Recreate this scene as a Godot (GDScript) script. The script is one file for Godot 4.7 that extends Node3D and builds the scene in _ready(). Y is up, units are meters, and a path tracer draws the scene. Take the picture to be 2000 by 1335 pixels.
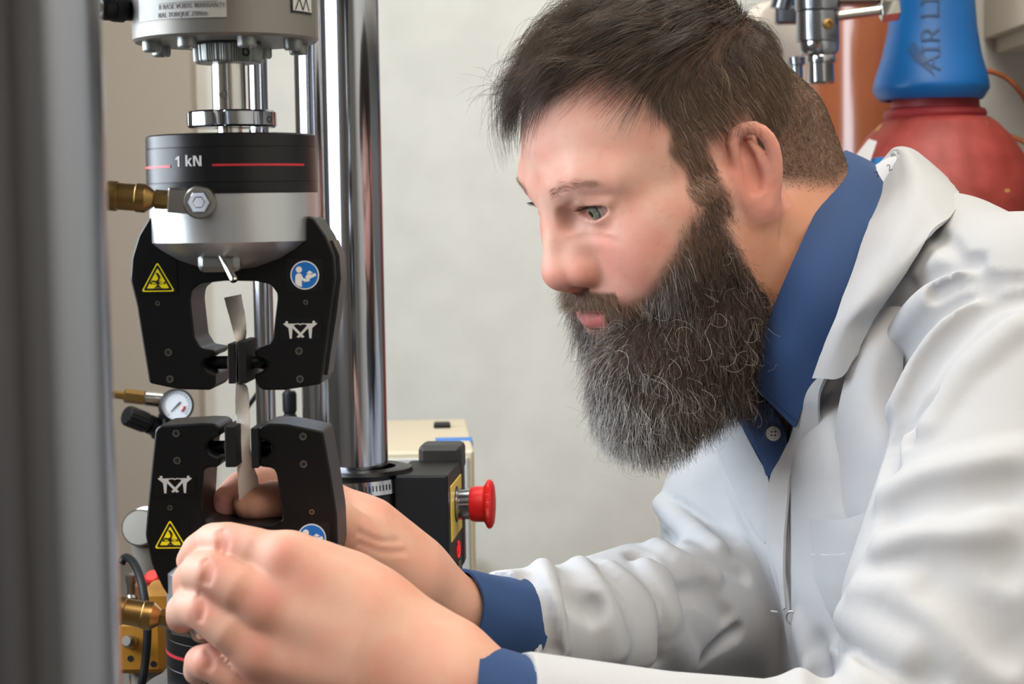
extends Node3D
# A laboratory: a bearded person in a white coat sets a cloth strip in the grips of a tensile tester.
const F := 3700.0            # focal length in pixels of the 2000 x 1335 frame
const CX := 1000.0
const CY := 667.5
var cam_xf := Transform3D()
var used := {}
var M := {}                  # materials
var TX := {}                 # textures

func _ready():
	# ---------- camera, sky, lights, exposure
	var pitch := deg_to_rad(-4.0)
	cam_xf = Transform3D(Basis(Vector3.RIGHT, pitch) * Basis(Vector3.BACK, deg_to_rad(-0.92)), Vector3(0, 1.35, 0))
	var cam := Camera3D.new()
	cam.name = "camera"
	cam.transform = cam_xf
	cam.near = 0.05
	cam.far = 30.0
	var att := CameraAttributesPhysical.new()
	att.frustum_focal_length = F / 1335.0 * 24.0
	att.frustum_focus_distance = 1.18
	att.exposure_aperture = 16.0
	cam.attributes = att
	cam.fov = rad_to_deg(2.0 * atan(1335.0 / 2.0 / F))
	add_child(cam)
	cam.current = true
	var env := Environment.new()
	env.background_mode = Environment.BG_SKY
	var sky := Sky.new()
	var sm := ProceduralSkyMaterial.new()
	sm.sky_top_color = Color(0.55, 0.68, 0.88)
	sm.sky_horizon_color = Color(0.86, 0.90, 0.96)
	sm.ground_bottom_color = Color(0.35, 0.35, 0.35)
	sm.ground_horizon_color = Color(0.7, 0.72, 0.75)
	sky.sky_material = sm
	env.sky = sky
	env.tonemap_mode = Environment.TONE_MAPPER_LINEAR
	env.tonemap_exposure = 0.72
	env.sdfgi_enabled = true
	env.ssao_enabled = true
	env.ssil_enabled = true
	var we := WorldEnvironment.new()
	we.name = "world_environment"
	we.environment = env
	add_child(we)
	add_lights()
	make_materials()
	build_room()
	build_machine()
	build_background()
	build_person()

# room in metres: x from RX0 to RX1, z from RZ0 (back wall) to RZ1 (behind the camera)
const RX0 := -1.45
const RX1 := 1.0
const RZ0 := -2.6
const RZ1 := 2.2
const RY1 := 2.75

func area(called, pos: Vector3, look: Vector3, size: Vector2, col: Color, energy: float):
	var l := AreaLight3D.new()
	l.name = called
	l.area_size = size
	l.light_color = col
	l.light_energy = energy
	l.shadow_enabled = true
	l.area_range = 8.0
	l.area_attenuation = 2.0
	l.area_normalize_energy = true
	add_child(l)
	l.look_at_from_position(pos, pos + look, Vector3.UP if absf(look.normalized().y) < 0.9 else Vector3.FORWARD)
	return l

func add_lights():
	# a photographic softbox at the left and two ceiling panels
	area("softbox_glow", SOFT_AT + SOFT_TO.normalized() * 0.02, SOFT_TO, Vector2(0.82, 0.82), Color(0.90, 0.95, 1.0), 2.4)
	area("ceiling_light_glow", Vector3(0.25, RY1 - 0.06, 0.25), Vector3(0, -1, 0), Vector2(1.1, 1.1), Color(1.0, 0.95, 0.90), 4.8)
	area("ceiling_light_glow_back", Vector3(0.15, RY1 - 0.06, -1.55), Vector3(0, -1, 0), Vector2(1.1, 0.6), Color(1.0, 0.985, 0.95), 2.2)

# ---------- helpers
func W(px: float, py: float, d: float) -> Vector3:
	return cam_xf * Vector3((px - CX) / F * d, -(py - CY) / F * d, -d)

func C(px: float, py: float, d: float) -> Vector3:      # the same point in the camera's own axes
	return Vector3((px - CX) / F * d, -(py - CY) / F * d, -d)

func on_plane(px: float, py: float, fr: Transform3D, z0: float) -> Vector2:   # where the sight line meets a plane z = z0 of a frame
	var inv := fr.affine_inverse()
	var a := inv * cam_xf.origin
	var b := inv * W(px, py, 1.0)
	var t := (z0 - a.z) / (b.z - a.z)
	var p := a + (b - a) * t
	return Vector2(p.x, p.y)

func numbered(n: String) -> String:
	if not used.has(n):
		used[n] = 0
		return n
	used[n] += 1
	return "%s_%03d" % [n, used[n]]

func tag(o, label := "", category := "", group := "", kind := ""):
	if label: o.set_meta("label", label)
	if category: o.set_meta("category", category)
	if group: o.set_meta("group", group)
	if kind: o.set_meta("kind", kind)
	return o

func thing(called: String, label: String, category: String, at := Vector3.ZERO, group := "") -> Node3D:
	var o := Node3D.new()
	o.name = numbered(called)
	o.position = at
	add_child(o)
	tag(o, label, category, group)
	return o

func part(called: String, mesh, m: Material, parent = null, xf := Transform3D.IDENTITY) -> MeshInstance3D:
	# mesh: a Soup or a Mesh in world coordinates; the parent's place is taken off
	var o := MeshInstance3D.new()
	o.name = called if parent else numbered(called)
	o.mesh = mesh.mesh() if mesh is Soup else mesh
	o.material_override = m
	o.cast_shadow = GeometryInstance3D.SHADOW_CASTING_SETTING_ON
	if parent:
		parent.add_child(o, true)
		var p: Node3D = parent
		var up := Transform3D.IDENTITY
		while p != self:
			up = p.transform * up
			p = p.get_parent()
		o.transform = up.affine_inverse() * xf
	else:
		add_child(o, true)
		o.transform = xf
	return o

func struct(called: String, mesh, m: Material, parent = null, xf := Transform3D.IDENTITY) -> MeshInstance3D:
	var o := part(called, mesh, m, parent, xf)
	if parent == null:
		o.set_meta("kind", "structure")
	return o

class Soup:
	var v := PackedVector3Array()
	var uv := PackedVector2Array()
	var angle := 38.0
	var xf := Transform3D.IDENTITY
	func _init(t := Transform3D.IDENTITY, a := 38.0):
		xf = t
		angle = a
	func tri(a: Vector3, b: Vector3, c: Vector3):
		v.append(xf * a); v.append(xf * b); v.append(xf * c)
	func quad(a: Vector3, b: Vector3, c: Vector3, d: Vector3):
		tri(a, b, c)
		tri(a, c, d)
	func grid(rows: Array, close_u := false):       # rows of equal length
		for i in rows.size() - 1:
			var r0: PackedVector3Array = rows[i]
			var r1: PackedVector3Array = rows[i + 1]
			var n := r0.size()
			for j in (n if close_u else n - 1):
				var k := (j + 1) % n
				quad(r0[j], r0[k], r1[k], r1[j])
	func turn_out(from: int):                        # make a closed shape face outwards
		var vol := 0.0
		for i in range(from, v.size(), 3):
			vol += v[i].dot(v[i + 1].cross(v[i + 2]))
		if vol > 0.0:
			for i in range(from, v.size(), 3):
				var t := v[i + 1]
				v[i + 1] = v[i + 2]
				v[i + 2] = t
	func lathe(profile: Array, segs := 32, t := Transform3D.IDENTITY, lobes = null):
		var from := v.size()
		var old := xf
		xf = old * t
		var rows := []
		for p in profile:
			var row := PackedVector3Array()
			for j in segs:
				var a := TAU * j / segs
				var r: float = p.x
				if lobes != null: r = lobes.call(r, a, p.y)
				row.append(Vector3(r * cos(a), p.y, r * sin(a)))
			rows.append(row)
		var c0 := Vector3(0, profile[0].y, 0)
		var c1 := Vector3(0, profile[-1].y, 0)
		for j in segs:
			var k := (j + 1) % segs
			if profile[0].x > 1e-6: tri(c0, rows[0][k], rows[0][j])
			if profile[-1].x > 1e-6: tri(c1, rows[-1][j], rows[-1][k])
		grid(rows, true)
		xf = old
		centre_out(from)
	func centre_out(from: int):
		# volume about the first vertex so that far-off shapes stay exact
		if v.size() <= from: return
		var o := v[from]
		var vol := 0.0
		for i in range(from, v.size(), 3):
			vol += (v[i] - o).dot((v[i + 1] - o).cross(v[i + 2] - o))
		if vol > 0.0:
			for i in range(from, v.size(), 3):
				var t := v[i + 1]
				v[i + 1] = v[i + 2]
				v[i + 2] = t
	func box(c: Vector3, s: Vector3, b := 0.0, t := Transform3D.IDENTITY):
		var h := s * 0.5
		var r := minf(b, minf(h.x, minf(h.y, h.z)) * 0.9)
		var poly := PackedVector2Array()
		for q in [[1, 1, 0], [-1, 1, 1], [-1, -1, 2], [1, -1, 3]]:
			var n := 3 if r > 0.0 else 1
			for k in n:
				var a: float = PI / 2 * (q[2] + (k / 2.0 if n > 1 else 0.0))
				poly.append(Vector2(q[0] * (h.x - r) + r * cos(a), q[1] * (h.y - r) + r * sin(a)))
		extrude(poly, c.z - h.z, c.z + h.z, r, t * Transform3D(Basis.IDENTITY, Vector3(c.x, c.y, 0)))
	func extrude(poly: PackedVector2Array, z0: float, z1: float, bevel := 0.0, t := Transform3D.IDENTITY):
		var from := v.size()
		var old := xf
		xf = old * t
		var n := poly.size()
		if Geometry2D.is_polygon_clockwise(poly): poly.reverse()
		var inn := PackedVector2Array()
		for i in n:
			var e0 := (poly[i] - poly[(i + n - 1) % n]).normalized()
			var e1 := (poly[(i + 1) % n] - poly[i]).normalized()
			var n0 := Vector2(-e0.y, e0.x)
			var n1 := Vector2(-e1.y, e1.x)
			var m := (n0 + n1).normalized()
			inn.append(poly[i] + m * bevel / maxf(0.45, m.dot(n0)))
		var ids := Geometry2D.triangulate_polygon(inn if bevel > 0.0 else poly)
		if ids.is_empty(): ids = Geometry2D.triangulate_polygon(poly)
		var rows := []
		var zs := [[inn, z0], [poly, z0 + bevel], [poly, z1 - bevel], [inn, z1]] if bevel > 0.0 else [[poly, z0], [poly, z1]]
		for q in zs:
			var row := PackedVector3Array()
			for p in q[0]: row.append(Vector3(p.x, p.y, q[1]))
			rows.append(row)
		grid(rows, true)
		for i in range(0, ids.size(), 3):
			tri(rows[0][ids[i]], rows[0][ids[i + 1]], rows[0][ids[i + 2]])
			tri(rows[-1][ids[i]], rows[-1][ids[i + 2]], rows[-1][ids[i + 1]])
		# orientation of caps against sides can differ, so turn each part by its own test
		xf = old
		var side := n * 6 * (rows.size() - 1)
		fix_caps(from, side, (old * t).basis.z)
	func fix_caps(from: int, side: int, zdir: Vector3):
		# sides: outward for a counter-clockwise outline; caps: along -z and +z
		zdir = zdir.normalized()
		var k := 0
		for i in range(from + side, v.size(), 3):
			var nn := (v[i + 2] - v[i]).cross(v[i + 1] - v[i])
			var want := -zdir if k % 2 == 0 else zdir
			if nn.dot(want) < 0.0:
				var t := v[i + 1]
				v[i + 1] = v[i + 2]
				v[i + 2] = t
			k += 1
		var o := v[from]
		var vol := 0.0
		# the sides are all turned one way: test them with the caps in place
		for i in range(from, from + side, 3):
			vol += (v[i] - o).dot((v[i + 1] - o).cross(v[i + 2] - o))
		if vol > 0.0:
			for i in range(from, from + side, 3):
				var t := v[i + 1]
				v[i + 1] = v[i + 2]
				v[i + 2] = t
	func tube(pts: Array, radii, sides := 12, caps := true):
		var from := v.size()
		var n := pts.size()
		var rows := []
		var d0: Vector3 = (pts[1] - pts[0]).normalized()
		var up := d0.cross(Vector3.UP if absf(d0.y) < 0.9 else Vector3.RIGHT).normalized()
		for i in n:
			var d: Vector3 = (pts[mini(i + 1, n - 1)] - pts[maxi(i - 1, 0)]).normalized()
			up = (up - d * up.dot(d)).normalized()
			var w := d.cross(up)
			var r: float = radii[i] if radii is Array else radii
			var row := PackedVector3Array()
			for j in sides:
				var a := TAU * j / sides
				row.append(pts[i] + (up * cos(a) + w * sin(a)) * r)
			rows.append(row)
		grid(rows, true)
		if caps:
			for j in sides:
				var k := (j + 1) % sides
				tri(pts[0], rows[0][k], rows[0][j])
				tri(pts[n - 1], rows[n - 1][j], rows[n - 1][k])
		centre_out(from)
	func add_mesh(m: Mesh, t := Transform3D.IDENTITY, bend = null):
		for s in m.get_surface_count():
			var a := m.surface_get_arrays(s)
			var p: PackedVector3Array = a[Mesh.ARRAY_VERTEX]
			var ix = a[Mesh.ARRAY_INDEX]
			var cnt: int = ix.size() if ix != null else p.size()
			for i in cnt:
				var q := t * p[ix[i] if ix != null else i]
				v.append(xf * (bend.call(q) if bend != null else q))
	func mesh() -> ArrayMesh:
		var n := v.size()
		var fn := PackedVector3Array()
		fn.resize(n / 3)
		var at := {}
		var keys := []
		keys.resize(n)
		for i in range(0, n, 3):
			fn[i / 3] = (v[i + 2] - v[i]).cross(v[i + 1] - v[i])
			for k in 3:
				var key := Vector3i((v[i + k] * 100000.0).round())
				keys[i + k] = key
				if at.has(key): at[key].append(i / 3)
				else: at[key] = PackedInt32Array([i / 3])
		var cosa := cos(deg_to_rad(angle))
		var nn := PackedVector3Array()
		nn.resize(n)
		for i in n:
			var f := fn[i / 3]
			var fd := f.normalized()
			var s := Vector3.ZERO
			for k in at[keys[i]]:
				var g := fn[k]
				if g.dot(fd) > cosa * g.length(): s += g
			nn[i] = s.normalized() if s.length_squared() > 0.0 else fd
		var a := []
		a.resize(Mesh.ARRAY_MAX)
		a[Mesh.ARRAY_VERTEX] = v
		a[Mesh.ARRAY_NORMAL] = nn
		if uv.size() == n: a[Mesh.ARRAY_TEX_UV] = uv
		var m := ArrayMesh.new()
		m.add_surface_from_arrays(Mesh.PRIMITIVE_TRIANGLES, a)
		return m

func V2(list: Array) -> PackedVector2Array:
	var r := PackedVector2Array()
	for i in range(0, list.size(), 2): r.append(Vector2(list[i], list[i + 1]))
	return r

func rounded(poly: PackedVector2Array, rad: float, n := 4) -> PackedVector2Array:
	var out := PackedVector2Array()
	var c := poly.size()
	for i in c:
		var p := poly[i]
		var a := poly[(i + c - 1) % c] - p
		var b := poly[(i + 1) % c] - p
		var r := minf(rad, minf(a.length(), b.length()) * 0.45)
		var p0 := p + a.normalized() * r
		var p1 := p + b.normalized() * r
		for k in n + 1:
			var t := float(k) / n
			out.append(p0.lerp(p, t).lerp(p.lerp(p1, t), t))
	return out

func spline(pts: Array, n: int) -> Array:            # Catmull-Rom through any vectors
	var out := []
	var c := pts.size()
	for i in c - 1:
		var p0 = pts[maxi(i - 1, 0)]
		var p1 = pts[i]
		var p2 = pts[i + 1]
		var p3 = pts[mini(i + 2, c - 1)]
		for k in n:
			var t := float(k) / n
			out.append(0.5 * ((2.0 * p1) + (p2 - p0) * t + (2.0 * p0 - 5.0 * p1 + 4.0 * p2 - p3) * t * t + (3.0 * p1 - p0 - 3.0 * p2 + p3) * t * t * t))
	out.append(pts[-1])
	return out

func along(a: Vector3, b: Vector3) -> Transform3D:    # a frame at a whose y runs to b
	var y := (b - a).normalized()
	var x := y.cross(Vector3.BACK if absf(y.z) < 0.9 else Vector3.UP).normalized()
	return Transform3D(Basis(x, y, x.cross(y)), a)

func S(c: String) -> Color:
	return Color(c)

func mat(called: String, c: Color, rough := 0.5, metal := 0.0, more := {}) -> StandardMaterial3D:
	var m := StandardMaterial3D.new()
	m.resource_name = called
	m.albedo_color = c
	m.roughness = rough
	m.metallic = metal
	for k in more: m.set(k, more[k])
	M[called] = m
	return m

func noise_tex(freq: float, c0: Color, c1: Color, seed_ := 1, octaves := 4, size := 512, bump := false, lo := 0.2, hi := 0.8) -> NoiseTexture2D:
	var n := FastNoiseLite.new()
	n.seed = seed_
	n.frequency = freq
	n.fractal_octaves = octaves
	var t := NoiseTexture2D.new()
	t.width = size
	t.height = size
	t.seamless = true
	t.noise = n
	if not bump:
		var g := Gradient.new()
		g.offsets = PackedFloat32Array([lo, hi])
		g.colors = PackedColorArray([c0, c1])
		t.color_ramp = g
	return t

func weave_tex(size := 128, period := 4) -> ImageTexture:
	var im := Image.create(size, size, false, Image.FORMAT_L8)
	for y in size:
		for x in size:
			var a := sin(TAU * x / period)
			var b := sin(TAU * y / period)
			var over := (x / period + y / period) % 2 == 0
			var h := 0.5 + 0.25 * (a * a if over else b * b)
			im.set_pixel(x, y, Color(h, h, h))
	return ImageTexture.create_from_image(im)

func make_materials():
	mat("chrome", Color(0.70, 0.71, 0.735), 0.12, 1.0)
	mat("chrome_worn", Color(0.60, 0.61, 0.64), 0.2, 1.0)
	mat("steel", Color(0.62, 0.60, 0.57), 0.3, 1.0)
	mat("steel_bright", Color(0.78, 0.77, 0.75), 0.14, 1.0)
	mat("zinc", Color(0.50, 0.51, 0.50), 0.42, 0.75)
	mat("cast_grey", Color(0.50, 0.485, 0.46), 0.42, 0.5)
	mat("aluminium", Color(0.74, 0.745, 0.75), 0.36, 0.85)
	mat("black_anodised", Color(0.034, 0.034, 0.038), 0.42, 0.0, {"metallic_specular": 0.36})
	mat("black_edge", Color(0.11, 0.108, 0.105), 0.42, 0.1)
	mat("black_satin", Color(0.05, 0.05, 0.054), 0.34, 0.0, {"metallic_specular": 0.42})
	mat("black_plastic", Color(0.06, 0.062, 0.072), 0.5, 0.0, {"metallic_specular": 0.4})
	mat("grey_plastic", Color(0.20, 0.195, 0.19), 0.55)
	mat("jaw_rubber", Color(0.075, 0.07, 0.068), 0.6, 0.0, {"metallic_specular": 0.35})
	mat("brass", Color(0.60, 0.48, 0.29), 0.36, 1.0)
	mat("brass_dull", Color(0.63, 0.50, 0.30), 0.42, 0.9)
	mat("white_print", Color(0.86, 0.86, 0.85), 0.5)
	mat("grey_print", Color(0.72, 0.72, 0.71), 0.5)
	mat("red_print", Color(0.70, 0.13, 0.17), 0.45)
	mat("yellow_print", Color(0.93, 0.86, 0.07), 0.45)
	mat("black_print", Color(0.05, 0.05, 0.05), 0.45)
	mat("blue_print", Color(0.05, 0.40, 0.72), 0.45)
	mat("sticker_film", Color(0.055, 0.055, 0.06), 0.3, 0.0, {"metallic_specular": 0.4})
	mat("label_paper", Color(0.72, 0.71, 0.69), 0.5)
	mat("label_ink", Color(0.47, 0.47, 0.47), 0.6)
	mat("red_button", Color(0.86, 0.10, 0.11), 0.38)
	mat("dark_hole", Color(0.02, 0.02, 0.02), 0.8)

# ---------- the room
func build_room():
	var wall := mat("wall_paint", Color(0.865, 0.87, 0.85), 0.85)
	wall.uv1_triplanar = true
	wall.uv1_world_triplanar = true
	wall.uv1_scale = Vector3(2, 2, 2)
	wall.albedo_texture = noise_tex(0.02, Color(0.97, 0.97, 0.97), Color(1, 1, 1), 5, 4, 256)
	wall.heightmap_enabled = false
	var fl := mat("floor_tile", Color(0.48, 0.45, 0.42), 0.5)
	fl.uv1_triplanar = true
	fl.uv1_world_triplanar = true
	fl.albedo_texture = noise_tex(0.05, Color(0.85, 0.85, 0.85), Color(1, 1, 1), 8, 4, 256)
	mat("ceiling_white", Color(0.88, 0.88, 0.86), 0.9)
	var t := 0.12
	var w := RX1 - RX0
	var d := RZ1 - RZ0
	var cx := (RX0 + RX1) / 2
	var cz := (RZ0 + RZ1) / 2
	var s := Soup.new()
	s.box(Vector3(cx, RY1 / 2, RZ0 - t / 2), Vector3(w + 2 * t, RY1, t))
	struct("wall_back", s, wall)
	s = Soup.new()
	s.box(Vector3(cx, RY1 / 2, RZ1 + t / 2), Vector3(w + 2 * t, RY1, t))
	struct("wall_front", s, mat("front_wall_paint", Color(0.58, 0.57, 0.55), 0.85))
	s = Soup.new()
	s.box(Vector3(RX1 + t / 2, RY1 / 2, cz), Vector3(t, RY1, d))
	struct("wall_right", s, wall)
	s = Soup.new()
	s.box(Vector3(cx, -t / 2, cz), Vector3(w + 2 * t, t, d + 2 * t))
	struct("floor", s, fl)
	s = Soup.new()
	s.box(Vector3(cx, RY1 + t / 2, cz), Vector3(w + 2 * t, t, d + 2 * t))
	struct("ceiling", s, M["ceiling_white"])
	s = Soup.new()
	s.box(Vector3(RX0 - t / 2, RY1 / 2, cz), Vector3(t, RY1, d))
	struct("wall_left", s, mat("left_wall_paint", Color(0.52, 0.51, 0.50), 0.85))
	mat("window_white", Color(0.85, 0.85, 0.84), 0.4)
	build_softbox()
	var bl := mat("lamp_diffuser", Color(0.9, 0.9, 0.88), 0.6)
	bl.emission_enabled = true
	bl.emission = Color(1.0, 0.95, 0.87)
	bl.emission_energy_multiplier = 2.5
	var k := 0
	for q in [[Vector3(0.25, RY1 - 0.02, 0.25), Vector2(1.16, 1.16)], [Vector3(0.15, RY1 - 0.02, -1.55), Vector2(1.16, 0.66)]]:
		var la := thing("ceiling_light", ["square ceiling light panel above the bench in front", "long ceiling light panel above the tester at the back"][k], "ceiling light", q[0])
		var a := Soup.new()
		var hx: float = q[1].x / 2
		var hz: float = q[1].y / 2
		for e in [[0.0, hz, hx, 0.02], [0.0, -hz, hx, 0.02], [hx, 0.0, 0.02, hz], [-hx, 0.0, 0.02, hz]]:
			a.box(q[0] + Vector3(e[0], 0, e[1]), Vector3(e[2] * 2, 0.04, e[3] * 2), 0.003)
		part("frame", a, M["window_white"], la)
		a = Soup.new()
		a.box(q[0] + Vector3(0, 0.008, 0), Vector3(q[1].x - 0.04, 0.01, q[1].y - 0.04))
		part("lamp_diffuser", a, bl, la)
		k += 1

const SOFT_AT := Vector3(-0.84, 1.68, -1.10)
const SOFT_TO := Vector3(0.95, -0.17, 0.03)

func build_softbox():
	# the photographer's soft light, out of the frame at the left
	var o := thing("softbox_lamp", "large square photographic softbox on a stand, left of the tester", "studio light", Vector3(SOFT_AT.x, 0, SOFT_AT.z))
	var t := Transform3D.IDENTITY.looking_at(SOFT_TO, Vector3.UP)
	t.origin = SOFT_AT
	var s := Soup.new(t)
	var h := 0.42
	var q := 0.09
	var f := [Vector3(-h, -h, 0), Vector3(h, -h, 0), Vector3(h, h, 0), Vector3(-h, h, 0)]
	var b := [Vector3(-q, -q, 0.32), Vector3(q, -q, 0.32), Vector3(q, q, 0.32), Vector3(-q, q, 0.32)]
	for k in 4: s.quad(f[k], f[(k + 1) % 4], b[(k + 1) % 4], b[k])
	s.quad(b[0], b[1], b[2], b[3])
	part("hood", s, mat("hood_black", Color(0.05, 0.05, 0.05), 0.8), o)
	s = Soup.new(t)
	s.box(Vector3(0, 0, 0.006), Vector3(2 * h - 0.01, 2 * h - 0.01, 0.006))
	var gl := mat("lamp_front", Color(0.9, 0.9, 0.9), 0.7)
	gl.emission_enabled = true
	gl.emission = Color(0.93, 0.96, 1.0)
	gl.emission_energy_multiplier = 4.0
	part("lamp_diffuser", s, gl, o)
	s = Soup.new()
	var p := t * Vector3(0, 0, 0.38)
	s.tube([t * Vector3(0, 0, 0.32), p, t * Vector3(0, 0, 0.46)], 0.05, 24)
	s.tube([p, Vector3(p.x, 0.5, p.z)], 0.012, 12)
	part("lamp_head", s, M["black_plastic"], o)
	for k in 3:
		var a := TAU * k / 3 + 0.4
		s = Soup.new()
		s.tube([Vector3(p.x, 0.52, p.z), Vector3(p.x + 0.32 * cos(a), 0.01, p.z + 0.32 * sin(a))], 0.010, 10)
		part("leg", s, M["black_plastic"], o)

# ---------- the tensile tester
var GF := Transform3D()      # frame of the grips: x right, y up, z to the viewer; origin on the load axis
var MF := Basis()

func gp(px: float, py: float, z0 := 0.0) -> Vector2:
	return on_plane(px, py, GF, z0)

func gpoly(list: Array, z0: float) -> PackedVector2Array:
	var r := PackedVector2Array()
	for i in range(0, list.size(), 2): r.append(gp(list[i], list[i + 1], z0))
	return r

func G(x: float, y: float, z: float) -> Vector3:
	return GF * Vector3(x, y, z)

func ring_lathe(prof_px: Array, ax: float, segs := 64, lobes = null) -> Soup:
	# profile [half width in px, row in px] of a body turned about the vertical axis at local x = ax
	var s := Soup.new(GF)
	var sc := 1.02 / F
	var pr := []
	for q in prof_px: pr.append(Vector2(q[0] * sc, gp(453.0, q[1]).y))
	s.lathe(pr, segs, Transform3D(Basis.IDENTITY, Vector3(ax, 0, 0)), lobes)
	return s

func column(called, label, px, py, d, r, m, y0, y1):
	var p := W(px, py, d)
	var o := thing(called, label, "column", Vector3(p.x, y0, p.z), "")
	var s := Soup.new()
	s.lathe([Vector2(r - 0.001, y0), Vector2(r, y0 + 0.001), Vector2(r, y1 - 0.001), Vector2(r - 0.001, y1)], 96, Transform3D(Basis.IDENTITY, Vector3(p.x, 0, p.z)))
	part("shaft", s, m, o)
	s = Soup.new()
	s.lathe([Vector2(r + 0.001, y0 - 0.012), Vector2(r + 0.014, y0 - 0.012), Vector2(r + 0.014, y0 + 0.002), Vector2(r + 0.001, y0 + 0.004)], 48, Transform3D(Basis.IDENTITY, Vector3(p.x, 0, p.z)))
	part("flange", s, M["black_satin"], o)
	return o

func build_machine():
	MF = Basis(Vector3.UP, deg_to_rad(-2.4))
	GF = Transform3D(MF, W(453, 330, 1.02))
	var base_y := gp(330, 1331.5, 0.0).y + GF.origin.y
	column("front_column", "wide out-of-focus polished steel column at the left edge, nearest the viewer", 87, 667, 0.62, 0.0215, M["chrome_worn"], base_y - 0.058, RY1 - 0.9)
	column("back_column", "thick polished steel column behind the grips, with the hose clamp round it", 692, 500, 1.42, 0.0222, M["chrome"], base_y - 0.058, RY1 - 0.9)
	column("guide_column", "slimmer polished column half hidden at the left of the thick back column", 618, 500, 1.60, 0.0150, M["chrome"], base_y - 0.058, RY1 - 0.9)
	column("guide_rod", "thin polished rod behind the cloth strip, seen through both grip openings", 512, 500, 1.50, 0.0078, M["chrome"], base_y - 0.058, RY1 - 0.9)
	# round foot under the lower grip on a beam that carries the columns
	var gx := gp(491, 1270).x
	var bp := Soup.new(GF)
	var ly := base_y - GF.origin.y
	bp.lathe([Vector2(0, ly - 0.06), Vector2(0.058, ly - 0.06), Vector2(0.060, ly - 0.058), Vector2(0.060, ly - 0.002), Vector2(0.058, ly), Vector2(0, ly)], 64, Transform3D(Basis.IDENTITY, Vector3(gx, 0, 0)))
	var beam := Soup.new(GF)
	beam.box(Vector3(-0.035, ly - 0.09, -0.06), Vector3(0.15, 0.06, 1.16), 0.004)
	var bt := thing("base_plate", "grey metal base plate under the lower grip and the columns", "machine base", Vector3(GF.origin.x, 0, GF.origin.z))
	part("beam", beam, mat("beam_grey", Color(0.34, 0.33, 0.32), 0.5, 0.2), bt)
	part("plate", bp, mat("plate_grey", Color(0.42, 0.41, 0.40), 0.45, 0.3), bt)
	for q in [Vector2(-0.08, -0.44), Vector2(-0.01, -0.44), Vector2(-0.08, 0.44), Vector2(-0.01, 0.44)]:
		var leg := Soup.new()
		leg.box(Vector3(GF.origin.x + q.x, (base_y - 0.12) / 2, GF.origin.z + q.y), Vector3(0.05, base_y - 0.12, 0.05), 0.003)
		part("leg", leg, M["plate_grey"], bt)
	var cy := gp(453, -269).y
	var ch := thing("crosshead", "grey crosshead beam above the load cell, between the columns", "machine beam", G(-0.035, cy, 0))
	var cb := Soup.new(GF)
	cb.box(Vector3(-0.035, cy + 0.05, -0.06), Vector3(0.17, 0.10, 1.16), 0.006)
	part("beam", cb, M["beam_grey"], ch)
	build_load_cell()
	build_lock()
	build_upper_grip()
	build_lower_grip(base_y)
	build_strip()
	build_estop()

func hexsock(s: Soup, p: Vector3, dir: Vector3, r: float, h: float, rec := true):
	# a cap screw: round head with a socket
	var t := along(p, p + dir)
	var pr := [Vector2(r * 0.98, -0.001), Vector2(r, h * 0.15), Vector2(r, h * 0.82), Vector2(r * 0.86, h)]
	if rec: pr += [Vector2(r * 0.5, h), Vector2(r * 0.45, h * 0.5), Vector2(0.0, h * 0.5)]
	else: pr += [Vector2(0.0, h)]
	s.lathe(pr, 20, t)

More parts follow.
